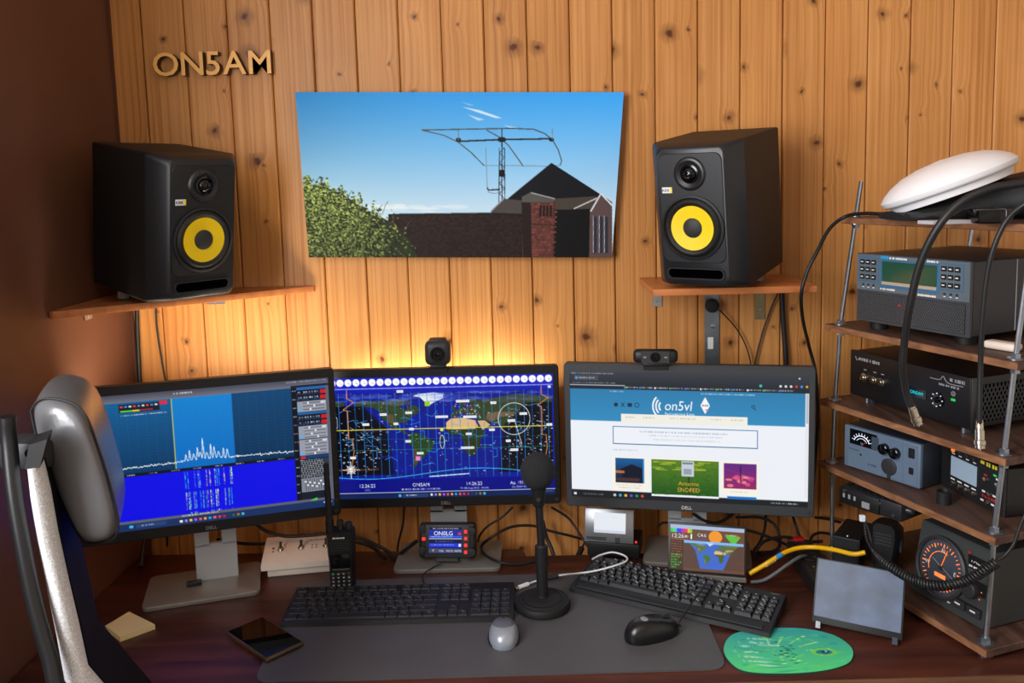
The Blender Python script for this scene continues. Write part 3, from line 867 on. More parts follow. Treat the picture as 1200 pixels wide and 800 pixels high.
    taskbar(c, w, Y2 + 5, h, (24, 48, 96), .38 * w, ICONS); c.rect(.19 * w, Y2 + 8, .205 * w, Y2 + 13, (60, 180, 230)); c.rect(.215 * w, Y2 + 7, .33 * w, Y2 + 14, (38, 66, 118)); c.scribble(.235 * w, Y2 + 9, .28 * w, 2.6, (220, 225, 235))
    c.poly([(.90 * w, Y2 + 3), (.93 * w, Y2 + 3), (.93 * w, Y2 - 2)], (60, 220, 60))
    c.scribble(.955 * w, Y2 + 8, .99 * w, 2.2, (230, 230, 235))
    return c.get()

def screen_map():
    w, h = 460, 254
    c = Canvas(w, h, (14, 22, 120))
    mx0, mx1, my0, my1 = .012 * w, .992 * w, .13 * h, .835 * h
    c.rect(0, 0, w, h * .94, (20, 30, 170))
    c.rect(mx0, my0, mx1, my1, (16, 26, 132))
    # sea tones
    rr = np.random.default_rng(3)
    for k in range(200):
        x, y = rr.uniform(mx0, mx1), rr.uniform(my0 + 10, my1)
        c.ellipse(x, y, rr.uniform(8, 40), rr.uniform(4, 14), (12, 30, rr.uniform(110, 190)), .25)
    pt = draw_map(c, mx0, my0, mx1, my1, 84, -72, -20)
    m_ = (c.a[:, :, 1] > 60); nz = rr.uniform(.35, 1.05, c.a.shape[:2]); nz = (nz + np.roll(nz, 1, 0) + np.roll(nz, 1, 1)) / 3
    bright = c.a.sum(2) > 480
    c.a[m_ & ~bright] *= (nz * .85)[m_ & ~bright][:, None]
    for k in range(70):
        x, y = pt(*(rr.uniform(-200, 160), rr.uniform(66, 83))); c.ellipse(x, y, rr.uniform(6, 22), rr.uniform(1, 3.5), (120, 140, 235), .28)
    # night side (both edges)
    for a0, a1 in ((mx0, .275 * w), (.74 * w, mx1)):
        rg = 1 if a0 == mx0 else -1
        for k in range(7):
            e = .275 * w - k * 3 if rg == 1 else .74 * w + k * 3
            pl_ = [(a0 if rg == 1 else a1, .235 * h), (e - rg * 60, .235 * h), (e - rg * 12, .42 * h), (e, my1 - 8), (a0 if rg == 1 else a1, my1 - 8)]
            c.poly(pl_, (12, 12, 20), .42)
    for k in range(150):
        x, y = rr.uniform(mx0, mx1), rr.uniform(my0, my1)
        c.ellipse(x, y, rr.uniform(.6, 1.8), rr.uniform(.5, 1), (214, 220, 190), .55)
    # time zone grid
    for k in range(28):
        x = mx0 + (mx1 - mx0) * (k + .5) / 27
        c.rect(x, my0, x + 1.0, my1, (36, 130, 226), .9)
        if k % 3 == 1:
            y = my0 + (my1 - my0) * rr.uniform(.25, .7); c.line([(x, y), (x + 9, y), (x + 9, y + 16), (x, y + 18)], (40, 150, 235), 1.0)
    for k in range(26):
        x, y = rr.uniform(mx0, mx1 - 30), rr.uniform(my0 + 14, my1 - 20)
        c.line([(x, y), (x + rr.uniform(5, 20), y + rr.uniform(-6, 6)), (x + rr.uniform(18, 30), y + rr.uniform(-10, 10))], (50, 160, 240), .9)
    for k in range(240):
        x = rr.choice([rr.uniform(mx0, .22 * w), rr.uniform(.78 * w, mx1), rr.uniform(mx0, mx1)]); y = rr.normal(.56 * h, .12 * h)
        if my0 + 5 < y < my1 - 4: c.rect(x, y, x + rr.uniform(1.5, 5), y + 1.2, (220, 228, 240), .85)
    for k in range(60):
        x, y = pt(rr.uniform(-5, 40), rr.uniform(36, 62)); c.rect(x, y, x + 2, y + 1.6, [(230, 80, 160), (240, 240, 250), (70, 210, 230)][k % 3], .9)
    yy = .425 * h
    c.rect(mx0, yy, mx1, yy + 1.6, (236, 222, 40)); c.rect(mx0, .51 * h, mx1, .51 * h + .7, (60, 180, 120), .6); c.rect(mx0, .595 * h, mx1, .595 * h + .7, (60, 180, 120), .5)
    # polar lines
    xs = np.linspace(mx0, mx1, 60)
    c.line([(x, .80 * h - 9 * math.sin(x / w * 6.6 + 3.6)) for x in xs], (60, 180, 240), 1.4)
    c.line([(x, .815 * h - 5 * math.sin(x / w * 5 + 3.6)) for x in xs if x > .42 * w and x < .62 * w], (190, 220, 245), 2.2)
    for x0 in (.07 * w, .945 * w):
        c.line([(x0, .1 * h), (x0, .17 * h), (x0 + 14, .2 * h), (x0 - 9, .26 * h), (x0, .27 * h), (x0, .5 * h), (x0 + 8, .5 * h), (x0 + 10, .6 * h), (x0 + 2, .78 * h)], (232, 140, 60), 1.3)
    c.ellipse(.82 * w, .365 * h, 33, 33, (236, 240, 245), 1, ring=1.2); c.line([(.82 * w, .365 * h), (.853 * w, .58 * h)], (235, 240, 245), 1.0)
    c.line([(.0, .28 * h), (.022 * w, .33 * h), (.022 * w, .4 * h), (0, .46 * h)], (230, 240, 245), 1.2)
    c.ellipse(.492 * w, .54 * h, 4.5, 14, (225, 225, 120), 1, ring=1.2); c.ellipse(.492 * w, .44 * h, 3.5, 3.5, (240, 230, 40))
    c.rect(.42 * w, .205 * h, .442 * w, .245 * h, (150, 205, 20)); c.rect(.37 * w, .655 * h, .39 * w, .69 * h, (236, 130, 200))
    for x, y, l in ((.215, .295, 7), (.295, .11, 7), (.33, .285, 7), (.275, .375, 5), (.135, .375, 7), (.345, .42, 5), (.325, .52, 6), (.375, .62, 7), (.465, .325, 13), (.56, .2, 14), (.59, .33, 14), (.715, .22, 6), (.845, .315, 8), (.79, .37, 8), (.6, .47, 6), (.575, .585, 14), (.705, .44, 6), (.78, .535, 5), (.80, .61, 8), (.965, .41, 6), (.072, .645, 6), (.975, .10, 3)):
        c.rect(x * w, y * h, (x * w) + l * 2.0, y * h + 5, (246, 246, 248)); c.scribble(x * w + 1, y * h + 1.6, x * w + l * 2 - 1, 1.6, (90, 110, 140), .6)
    c.scribble(.13 * w, .435 * h, .22 * w, 3, (20, 30, 230)); c.scribble(.21 * w, .645 * h, .3 * w, 3, (20, 30, 230)); c.scribble(.65 * w, .61 * h, .73 * w, 3, (20, 30, 230))
    cx, cy = .073 * w, .755 * h
    for k in range(16):
        A = k * PI / 8; l = 18 if k % 4 == 0 else (12 if k % 2 == 0 else 7)
        c.line([(cx, cy), (cx + l * math.cos(A), cy + l * math.sin(A))], (240, 244, 248), 1.4)
    c.ellipse(cx, cy, 8, 8, (240, 240, 245), 1, ring=1.0)
    c.scribble(.005 * w, .752 * h, .2 * w, 2.4, (226, 120, 40))
    # ring of clocks
    c.rect(0, 0, w, .1 * h, (24, 30, 190))
    for k in range(28):
        x = .036 * w * k + 3
        c.ellipse(x, .042 * h, 7.4, 7.4, (250, 250, 252)); c.line([(x, .042 * h), (x + 3, .042 * h + 3)], (120, 120, 130), .8); c.scribble(x - 6, .088 * h, x + 6, 2.2, (180, 200, 250), .7)
    # bottom data
    c.rect(0, .84 * h, w, .95 * h, (8, 14, 128))
    c.text('12:26:25', .145 * w, .905 * h, 7.2, (235, 238, 245), 'CENTER'); c.text('UTC', .145 * w, .936 * h, 4, (210, 215, 230), 'CENTER')
    c.text('ON5AM', .388 * w, .905 * h, 7.2, (235, 238, 245), 'CENTER'); c.scribble(.30 * w, .922 * h, .475 * w, 3.4, (220, 225, 235))
    c.text('14:26:25', .632 * w, .905 * h, 7.2, (235, 238, 245), 'CENTER'); c.text('Fri 08-Aug-2025 - Brielle', .632 * w, .936 * h, 4.2, (220, 225, 235), 'CENTER')
    c.text('Az: 197.50   El: 2.98', .875 * w, .905 * h, 6.6, (235, 238, 245), 'CENTER'); c.text('ISS (ZARYA)  Range 377 km', .875 * w, .936 * h, 4.2, (220, 225, 235), 'CENTER')
    c.rect(0, .948 * h, w, .953 * h, (200, 205, 225))
    taskbar(c, w, .953 * h, h, (16, 34, 84), .43 * w, ICONS); c.rect(.285 * w, .968 * h, .297 * w, .99 * h, (60, 180, 230)); c.rect(.303 * w, .962 * h, .42 * w, .996 * h, (36, 58, 110)); c.scribble(.32 * w, .973 * h, .37 * w, 2.6, (220, 225, 235))
    c.scribble(.95 * w, .966 * h, .99 * w, 2.2, (230, 230, 235)); c.rect(0, .1 * h, 1.6, h, (60, 70, 240))
    return c.get()

def screen_web():
    w, h = 460, 258
    c = Canvas(w, h, (236, 240, 246))
    c.vgrad(0, 0, w, .135 * h, (58, 62, 70), (34, 38, 46))
    c.scribble(.005 * w, .01 * h, .19 * w, 2.4, (220, 224, 230), .6); c.rect(.02 * w, .03 * h, .125 * w, .07 * h, (70, 76, 86)); c.rect(.025 * w, .04 * h, .035 * w, .06 * h, (60, 160, 220)); c.scribble(.04 * w, .045 * h, .11 * w, 2.4, (226, 228, 232), .7)
    c.scribble(.01 * w, .083 * h, .2 * w, 2.6, (200, 204, 210), .5); c.rect(.0, .103 * h, .24 * w, .108 * h, (190, 200, 214))
    for k in range(11): c.scribble((.245 + .064 * k) * w, .113 * h, (.295 + .064 * k) * w, 2.6, (224, 226, 230), .7); c.ellipse((.24 + .064 * k) * w, .12 * h, 2, 2, [(90, 170, 90), (60, 130, 220), (220, 220, 225)][k % 3])
    for k, col in enumerate([(220, 222, 226), (220, 222, 226), (220, 222, 226), (220, 60, 50), (60, 150, 220), (220, 160, 60)]): c.ellipse((.885 + .021 * k) * w, .085 * h, 2.4, 2.4, col)
    c.ellipse(.805 * w, .085 * h, 2.8, 2.8, (60, 190, 170)); c.ellipse(.96 * w, .025 * h, 1.8, 1.8, (210, 212, 216))
    # site header
    c.vgrad(0, .135 * h, .985 * w, .385 * h, (46, 124, 172), (52, 140, 190))
    c.rect(.985 * w, .135 * h, w, .93 * h, (228, 232, 238)); c.rect(.988 * w, .14 * h, .997 * w, .36 * h, (176, 184, 196))
    for k, x in enumerate((.20, .23, .26, .29)):
        if k == 1: c.line([(x * w - 3.5, .238 * h), (x * w + 3.5, .272 * h)], (28, 52, 74), 1.5); c.line([(x * w + 3.5, .238 * h), (x * w - 3.5, .272 * h)], (28, 52, 74), 1.5)
        elif k == 2: c.rect(x * w - 4.5, .24 * h, x * w + 4.5, .27 * h, (28, 52, 74))
        else: c.ellipse(x * w, .255 * h, 4.2, 4.2, (28, 52, 74), 1, ring=(None if k == 0 else 1.4))
    for k in range(3):
        r0 = 9 + 6 * k
        c.line([(.404 * w - r0 * math.cos(A), .26 * h + r0 * 1.15 * math.sin(A)) for A in np.linspace(-.85, .85, 14)], (248, 250, 252), 3.0)
    c.text('on5vl', .408 * w, .288 * h, 19, (250, 251, 253), 'LEFT', 0.12, 0.92)
    c.text('Radioamateur Liège', .41 * w, .325 * h, 5.4, (236, 242, 248), 'LEFT', 0, .95)
    dx, dy = .578 * w, .245 * h
    c.poly([(dx, dy - 17), (dx + 9, dy), (dx, dy + 17), (dx - 9, dy)], (246, 247, 250)); c.scribble(dx - 6, dy - 1.5, dx + 6, 3.4, (60, 80, 100), .8); c.ellipse(dx + 3, dy + 9, 3, 2, (220, 110, 100), .8)
    c.ellipse(.775 * w, .245 * h, 2.8, 2.8, (26, 50, 72), 1, ring=1.2); c.line([(.78 * w, .255 * h), (.786 * w, .27 * h)], (26, 50, 72), 1.4)
    c.scribble(.175 * w, .148 * h, .235 * w, 2.4, (230, 238, 244), .7); c.scribble(.56 * w, .152 * h, .78 * w, 2.4, (200, 222, 238), .8)
    c.rect(.222 * w, .325 * h, .752 * w, .395 * h, (240, 238, 226))
    for x0, x1 in ((.24, .28), (.315, .37), (.43, .54), (.6, .645), (.685, .735)): c.scribble(x0 * w, .345 * h, x1 * w, 2.8, (150, 160, 170), .5)
    c.rect(0, .385 * h, .222 * w, .93 * h, (236, 240, 247)); 
    # framed box
    c.rect(.185 * w, .425 * h, .795 * w, .565 * h, (56, 108, 160)); c.rect(.1885 * w, .431 * h, .7915 * w, .559 * h, (238, 242, 248))
    c.scribble(.30 * w, .455 * h, .67 * w, 3.0, (110, 130, 160), .55); c.scribble(.34 * w, .485 * h, .65 * w, 2.6, (150, 164, 186), .45); c.scribble(.36 * w, .515 * h, .64 * w, 2.6, (150, 164, 186), .45)
    c.scribble(.185 * w, .605 * h, .29 * w, 3, (150, 158, 170), .5)
    # three cards
    for x0, x1 in ((.18, .34), (.35, .635), (.645, .8)): c.rect(x0 * w, .665 * h, x1 * w, .93 * h, (246, 242, 228))
    X0, X1, Y0, Y1 = .195 * w, .32 * w, .675 * h, .87 * h
    c.vgrad(X0, Y0, X1, Y1, (24, 96, 160), (20, 24, 44)); c.poly([(X0 + 10, Y0 + 22), (X0 + 32, Y0 + 12), (X1 - 4, Y0 + 20), (X1 - 6, Y1 - 10), (X0 + 14, Y1 - 10)], (18, 26, 40)); c.rect(X0, Y0 + 26, X0 + 18, Y0 + 31, (230, 120, 50), .8); c.rect(X0 + 2, Y1 - 10, X1 - 10, Y1 - 3, (110, 60, 50), .6); c.rect(X1 - 3, Y0, X1, Y1, (60, 140, 210))
    X0, X1, Y0, Y1 = .35 * w, .635 * w, .675 * h, .97 * h
    c.vgrad(X0, Y0, X1, .95 * h, (90, 130, 36), (34, 84, 26))
    rr = np.random.default_rng(5)
    for k in range(260):
        x, y = rr.uniform(X0, X1 - 6), rr.uniform(Y0, .95 * h); g = rr.uniform(.4, 1.5)
        c.rect(x, y, min(x + rr.uniform(2, 9), X1), y + 1, (66 * g, 116 * g, 34 * g), .5)
    for k in range(26): x, y = rr.uniform(X0, X1 - 26), rr.uniform(Y0 + 2, Y0 + 20); c.rect(x, y, x + rr.uniform(8, 24), y + 1.6, (190, 196, 60), .7)
    c.rect(.478 * w, .68 * h, .53 * w, .80 * h, (196, 206, 216)); c.rect(.482 * w, .69 * h, .526 * w, .705 * h, (120, 130, 140)); c.rect(.487 * w, .74 * h, .521 * w, .785 * h, (150, 160, 172)); c.rect(.505 * w, .80 * h, .512 * w, .95 * h, (20, 44, 24), .7)
    c.text('Antenne', .508 * w, .872 * h, 8.4, (226, 168, 60), 'CENTER'); c.text('ENDFED', .508 * w, .922 * h, 8.4, (226, 168, 60), 'CENTER'); c.text('!', .505 * w, .968 * h, 7, (220, 170, 70), 'CENTER')
    X0, X1, Y0, Y1 = .655 * w, .79 * w, .685 * h, .88 * h
    c.vgrad(X0, Y0, X1, Y1, (96, 40, 130), (150, 40, 100))
    for k in range(16): c.ellipse(rr.uniform(X0 + 6, X1 - 6), rr.uniform(Y0 + 26, Y1 - 6), rr.uniform(4, 7), rr.uniform(2, 5), [(230, 90, 130), (240, 150, 150), (190, 60, 130)][k % 3], .8)
    c.line([(.725 * w, Y0 + 5), (.725 * w, Y1 - 14)], (40, 20, 70), 1.6); c.line([(X0, Y0 + 10), (X1, Y0 + 30)], (150, 60, 170), 1.5, .5)
    c.scribble(.2 * w, .885 * h, .31 * w, 2.4, (160, 160, 156), .5); c.scribble(.21 * w, .905 * h, .3 * w, 2.4, (160, 160, 156), .5); c.scribble(.68 * w, .9 * h, .76 * w, 2.4, (160, 160, 156), .5)
    c.rect(.67 * w, .955 * h - 4, .79 * w, .965 * h, (30, 110, 190))
    c.rect(0, .94 * h, .35 * w, h, (30, 32, 36)); c.rect(.635 * w, .955 * h, w, h, (30, 32, 36)); c.rect(.35 * w, .965 * h, .635 * w, h, (30, 32, 36)); c.rect(.67 * w, .945 * h, .79 * w, .962 * h, (30, 110, 190))
    for k, col in enumerate([(200, 200, 204), (50, 170, 200), (230, 180, 60), (70, 90, 200), (40, 140, 90), (220, 70, 50)]): c.ellipse((.19 + .024 * k) * w, .972 * h, 3.0, 3.0, col)
    c.rect(.01 * w, .963 * h, .022 * w, .983 * h, (220, 224, 230)); c.scribble(.05 * w, .968 * h, .14 * w, 2.6, (150, 154, 160), .6); c.scribble(.85 * w, .972 * h, .96 * w, 2.6, (220, 222, 226), .8)
    return c.get()

# ------------------------------------------------------------------ monitors
PW, PH = 0.530, 0.325
BIAS = []
def monitor(label, cx, cy, cz, rz, img, bezel, base, base_rz, basew, column_y, tilt=0.0):
    t = thing('computer_monitor', label, 'monitor', (base.x, base.y, DESK), rz, 'desk monitors')
    cM = Matrix.Rotation(-rz, 4, 'Z') @ Vector((cx - base.x, cy - base.y, 0))     # panel centre, local
    ox, oy, oz = cM.x, cM.y, cz - DESK
    P = Matrix.Translation((ox, oy, oz)) @ Matrix.Rotation(-tilt, 4, 'X')
    sw, sh, bb = 0.504, 0.284, 0.006
    # bezel frame: four mitred bars + rounded outer shell
    x0, x1, z0, z1 = -PW / 2, PW / 2, -PH / 2, PH / 2
    sx0, sx1, sz0, sz1 = -sw / 2, sw / 2, z1 - 0.019 - sh, z1 - 0.019
    def ring(xa, xb, za, zb, r, y, n=5):
        pts = []
        for qx, qz, a0 in ((xb - r, zb - r, 0), (xa + r, zb - r, 90), (xa + r, za + r, 180), (xb - r, za + r, 270)):
            for k in range(n + 1): A = R(a0 + 90 * k / n); pts.append(P @ Vector((qx + r * math.cos(A), y, qz + r * math.sin(A))))
        return pts
    bz = B().loft([ring(x0, x1, z0, z1, 0.008, 0.016), ring(x0, x1, z0, z1, 0.008, 0.002), ring(x0 + .002, x1 - .002, z0 + .002, z1 - .002, 0.007, 0.0), ring(sx0, sx1, sz0, sz1, 0.0006, 0.0), ring(sx0, sx1, sz0, sz1, 0.0006, 0.003)], caps=False).out('bezel', bezel, t)
    bk = B().loft([ring(x0, x1, z0, z1, 0.008, 0.014), ring(x0, x1, z0, z1, 0.008, 0.018), ring(x0 + .04, x1 - .04, z0 + .035, z1 - .035, 0.03, 0.042), ring(x0 + .09, x1 - .09, z0 + .06, z1 - .06, 0.03, 0.045)]).out('back_housing', BLACK, t)
    cor = [P @ Vector(c) for c in ((sx0, 0.0022, sz1), (sx1, 0.0022, sz1), (sx1, 0.0022, sz0), (sx0, 0.0022, sz0))]
    ink_grid('screen', img, cor, SCREEN, t)
    B().text('DELL', 0.0072, P @ fr(0, -0.0002, z0 + 0.0055), 0.0004, 'CENTER').out('lettering', PAINT if bezel is BEZELG else DIMPAINT, t, smooth=0)
    B().lathe([(0.0042, 0), (0.004, 0.0008), (0, 0.001)], 18, P @ fr(x1 - 0.010, 0.0002, z0 + 0.011)).out('power_button', CHAR, t)
    for k in range(4):
        B().box(P @ Vector((x1 - 0.007, -0.0002, z0 + 0.035 + k * 0.0125)), (0.006, 0.001, 0.0012)).out('menu_button', CHAR, t, smooth=0)
    # column with its cable hole, and the base plate
    cb = B()
    cy_ = oy + column_y
    top, wd = oz + 0.02, 0.043
    for xs in (-1, 1): cb.box((ox + xs * wd * .65, cy_, 0.115), (wd * .70, 0.012, 0.062), 0.001, 1)
    cb.box((ox, cy_, 0.047), (wd * 2, 0.012, 0.086), 0.001, 1); cb.box((ox, cy_, (top + 0.14) / 2), (wd * 2, 0.012, top - 0.14), 0.001, 1)
    cb.out('stand_column', STANDGREY, t)
    B().cyl((ox, cy_ - 0.008, oz), (ox, oy + 0.043, oz), 0.035).out('tilt_hinge', BLACK, t)
    L_ = Matrix.Rotation(base_rz - rz, 4, 'Z')
    bw, bd = basew
    B().prism([(L_ @ Vector((x, y, 0)))[:2] for x, y in [p for c_, a0 in (((bw / 2 - .014, bd / 2 - .014), 0), ((-bw / 2 + .014, bd / 2 - .014), 90), ((-bw / 2 + .014, -bd / 2 + .014), 180), ((bw / 2 - .014, -bd / 2 + .014), 270)) for p in [(c_[0] + .014 * math.cos(R(a0 + 90 * k / 4)), c_[1] + .014 * math.sin(R(a0 + 90 * k / 4))) for k in range(5)]]], 0.0, 0.010, bev=0.002).out('base_plate', mat('base_satin_grey', (142, 138, 132), 0.35, 0.5, var=0.04, scale=20), t)
    if BIAS is not None:
        pass
    return t, P
bL = (D(175, 719) + D(297, 661)) / 2
mL, PLm = monitor('left monitor showing a blue radio spectrum waterfall, behind the chair headrest', -0.676, 1.725, (1.172 + 0.84) / 2, R(16.5), screen_sdr(), BRONZE, Vector((bL.x, bL.y, DESK)), R(17), (0.232, 0.155), 0.075)
bM = Vector((W(527, 660, 1.88).x, 1.884, DESK))
mM, PMm = monitor('middle monitor showing a world map with time zones', W(520, 512, 1.905).x, 1.905, (W(520, 431, 1.905).z + W(520, 593, 1.905).z) / 2, 0.0, screen_map(), BRONZE, bM, 0, (0.238, 0.15), 0.052)
bR_ = Vector((0.368, 1.872, DESK))
mR, PRm = monitor('right monitor showing a white and blue web page', 0.331, 1.797, 0.995, R(-11.4), screen_web(), BEZELG, bR_, R(-11.4), (0.238, 0.15), 0.075)

us = D(233, 679, DESK + 0.0105)
o = B().box((0, 0, 0.005), (0.030, 0.014, 0.009), 0.0015, 1).out('usb_stick', BLACK, None, (us.x, us.y - 0.026, DESK + 0.0104), (0, 0, R(20)))
tag(o, 'tiny black USB stick lying on the left monitor base', 'usb stick')
# warm light strips stuck on the backs of the two left monitors, shining up the boards
def glow_strip(label, parent_matrix, root, y, length, zoff, energy):
    M = root.matrix_basis @ parent_matrix
    t = thing('light_strip', label, 'lamp', M @ Vector((0, y, zoff)), root.rotation_euler.z)
    B().box((0, 0, 0), (length, 0.006, 0.010), 0.001, 1).out('strip_housing', WHITE, t)
    for k in range(9):
        B().box((-length / 2 + length * (k + .5) / 9, 0.0035, 0.002), (0.012, 0.002, 0.006)).out('led', mat('warm_led', (255, 220, 150), 0.5, emit=(255, 214, 140), es=6.0), t, smooth=0)
    l = bpy.data.lights.new('strip_glow', 'AREA'); l.shape = 'RECTANGLE'; l.size = length; l.size_y = 0.03
    l.spread = R(130); l.energy = energy; l.color = (1.0, 0.93, 0.74)
    o = bpy.data.objects.new('strip_glow', l); COL.objects.link(o); o.parent = t
    o.matrix_local = Matrix.Translation((0, 0.008, 0.012)) @ Vector((0, 0.42, 0.91)).to_track_quat('-Z', 'Y').to_matrix().to_4x4()
    return t
for m_ in (mL, mM, mR):
    m_.matrix_basis = Matrix.LocRotScale(m_.location, m_.rotation_euler, (1, 1, 1))
glow_strip('warm LED light strip on the back of the left monitor', PLm, mL, 0.050, 0.46, 0.06, 1.9)
glow_strip('warm LED light strip on the back of the middle monitor', PMm, mM, 0.050, 0.46, 0.06, 1.7)

# ------------------------------------------------------------------ webcams on top of the monitors
p = PMm @ Vector((0, 0, PH / 2)); q = mM.matrix_basis @ p
wc = thing('webcam', 'rounded square black webcam on top of the middle monitor', 'webcam', (W(514, 430, q.y).x, q.y, q.z), R(3))
B().box((0, -0.006, 0.037), (0.058, 0.040, 0.056), 0.014, 4).out('body', CHAR, wc)
B().box((0, 0.002, 0.062), (0.040, 0.030, 0.012), 0.004, 2).out('top_cap', BLACK, wc)
ln = B().lathe([(0.017, 0), (0.0165, 0.0025), (0.0125, 0.0025), (0.011, 0.0008)], 28, fr(0, -0.0262, 0.036)).out('lens', GLOSSBLK, wc)
B().lathe([(0.0065, 0.0005), (0.0055, 0.0022), (0, 0.003)], 20, fr(0, -0.0262, 0.036)).out('glass', mat('lens_glass', (14, 16, 24), 0.05), ln)
B().box((0, 0.0, 0.006), (0.036, 0.030, 0.009), 0.002, 2).out('mount', BLACK, wc)
B().box((0, -0.003, -0.003), (0.040, 0.004, 0.012), 0.001, 1).out('clip', BLACK, wc)
px_ = W(774, 428, 1.79)
q = mR.matrix_basis @ (PRm @ Vector((-0.065, 0, PH / 2)))
wc = thing('webcam', 'wide black webcam on top of the right monitor', 'webcam', (q.x, q.y, q.z), R(-9))
B().box((0, -0.012, 0.021), (0.094, 0.026, 0.030), 0.010, 3).out('body', BLACK, wc)
B().box((0, -0.0255, 0.021), (0.060, 0.003, 0.026), 0.001, 1).out('face_plate', CHAR, wc)
ln = B().lathe([(0.011, 0), (0.0105, 0.002), (0.008, 0.002), (0.007, 0.0005)], 24, fr(0, -0.027, 0.021)).out('lens', GLOSSBLK, wc)
B().lathe([(0.005, 0.0003), (0.004, 0.0016), (0, 0.002)], 18, fr(0, -0.027, 0.021)).out('glass', MATS['lens_glass'], ln)
for s in (-1, 1): B().box((s * 0.022, -0.0272, 0.021), (0.006, 0.0006, 0.003)).out('print_mark', DIMPAINT, wc, smooth=0)
B().box((0, -0.004, 0.003), (0.052, 0.024, 0.008), 0.002, 2).out('mount', BLACK, wc)
B().box((0, -0.0035, -0.004), (0.052, 0.004, 0.014), 0.001, 1).out('clip', BLACK, wc)

#@@DESKITEMS
# ------------------------------------------------------------------ desk mat and mouse pad
def rounded(poly, r, n=5):
    out = []
    P = [Vector((p[0], p[1])) for p in poly]
    for i, p in enumerate(P):
        a, b = P[i - 1], P[(i + 1) % len(P)]
        da, db = (a - p).normalized(), (b - p).normalized()
        p0, p1 = p + da * r, p + db * r
        for k in range(n + 1):
            t = k / n
            out.append(tuple(p0 * (1 - t) ** 2 + p * 2 * t * (1 - t) + p1 * t * t))
    return out
mp_ = [D(297, 801), D(853, 785), D(803, 668), D(352, 683)]
mp_[0].y = max(mp_[0].y, FY + 0.002)
mt_ = B().prism(rounded(mp_, 0.03), DESK, DESK + 0.003, bev=0.0008, seg=1).out('desk_mat', mat('grey_leatherette', (78, 76, 78), 0.5, var=0.05, scale=15, bump=0.2, bscale=900))
tag(mt_, 'large dark grey desk mat under the keyboards', 'desk mat')
MATZ = DESK + 0.0032

pp = [(848, 760), (858, 745), (885, 739), (920, 737), (950, 739), (978, 746), (996, 758), (1000, 769), (992, 780), (962, 788), (915, 791), (872, 788), (853, 775)]
PP = [D(u, v) for u, v in pp]
cen = sum(PP, Vector()) / len(PP)
pad = thing('mouse_pad', 'oval green and teal patterned mouse pad at the right front of the desk', 'mouse pad', (cen.x, cen.y, DESK))
ring_ = []
for i in range(len(PP)):
    p0, p1, p2, p3 = [PP[(i + k) % len(PP)] - cen for k in (-1, 0, 1, 2)]
    for k in range(6):
        t = k / 6
        ring_.append(0.5 * ((2 * p1) + (p2 - p0) * t + (2 * p0 - 5 * p1 + 4 * p2 - p3) * t * t + (3 * p1 - p0 - 3 * p2 + p3) * t ** 3))
B().prism([(p.x, p.y) for p in ring_], 0, 0.003).out('foam_base', mat('pad_foam', (18, 60, 50), 0.8), pad)
# printed top: fine polar grid with an ink colour per point
c = Canvas(220, 160, (40, 170, 110))
rr = np.random.default_rng(11)
c.vgrad(0, 0, 220, 160, (60, 165, 165), (90, 222, 130))
for k in range(60):
    x, y = rr.uniform(0, 220), rr.uniform(0, 160); L = rr.uniform(10, 40); A = rr.uniform(-.5, .5)
    c.poly([(x, y), (x + L * math.cos(A), y + L * math.sin(A) - 3), (x + L * 1.3 * math.cos(A), y + L * 1.3 * math.sin(A)), (x + L * math.cos(A), y + L * math.sin(A) + 4)], [(40, 170, 140), (90, 220, 150), (40, 150, 160), (110, 225, 120), (60, 190, 185)][k % 5], .6)
for k, (x, y) in enumerate([(10, 62), (12, 80), (16, 98), (24, 114), (36, 128), (30, 48), (44, 36), (58, 60)]):
    c.poly([(x, y), (x + 30, y + 2), (x + 54, y + 9), (x + 28, y + 7)], (190, 236, 214), .85)
for x, y, A in ((96, 66, -1.1), (118, 60, -.7), (130, 72, -.4), (140, 84, -.1), (84, 62, -1.6), (100, 96, .9), (92, 100, 1.6)):
    c.poly([(x, y), (x + 26 * math.cos(A - .2), y + 26 * math.sin(A - .2)), (x + 44 * math.cos(A), y + 44 * math.sin(A)), (x + 26 * math.cos(A + .2), y + 26 * math.sin(A + .2))], (60, 205, 110), .9)
    c.line([(x, y), (x + 42 * math.cos(A), y + 42 * math.sin(A))], (210, 245, 220), 1.4)
c.ellipse(168, 92, 22, 13, (120, 214, 90)); c.ellipse(168, 92, 14, 8, (30, 130, 150)); c.ellipse(170, 91, 6, 4, (14, 50, 90)); c.ellipse(172, 89, 2.2, 1.6, (220, 240, 240))
for k in range(40): c.ellipse(100 + rr.normal(0, 12), 92 + rr.normal(0, 20), 3, 2, [(20, 110, 90), (120, 220, 120), (10, 90, 100)][k % 3], .7)
img = c.get()
xs = [p.x for p in ring_]; ys = [p.y for p in ring_]
nr, na = 60, len(ring_)
V, F, Cc = [(0, 0, 0.0032)], [], [img[80, 110]]
for i in range(1, nr + 1):
    for p in ring_:
        f = i / nr * 0.995
        x, y = p.x * f, p.y * f
        V.append((x, y, 0.0032))
        Cc.append(img[int(np.clip((max(ys) - y) / (max(ys) - min(ys)) * 159, 0, 159)), int(np.clip((x - min(xs)) / (max(xs) - min(xs)) * 219, 0, 219))])
for k in range(na): F.append((0, 1 + k, 1 + (k + 1) % na))
for i in range(1, nr):
    for k in range(na):
        a, b = 1 + (i - 1) * na + k, 1 + (i - 1) * na + (k + 1) % na
        F.append((a, a + na, b + na, b))
me = bpy.data.meshes.new('printed_top'); me.from_pydata(V, [], F)
at = me.attributes.new('ink', 'FLOAT_COLOR', 'POINT')
at.data.foreach_set('color', np.concatenate([np.array(Cc), np.ones((len(V), 1))], 1).astype(np.float32).ravel())
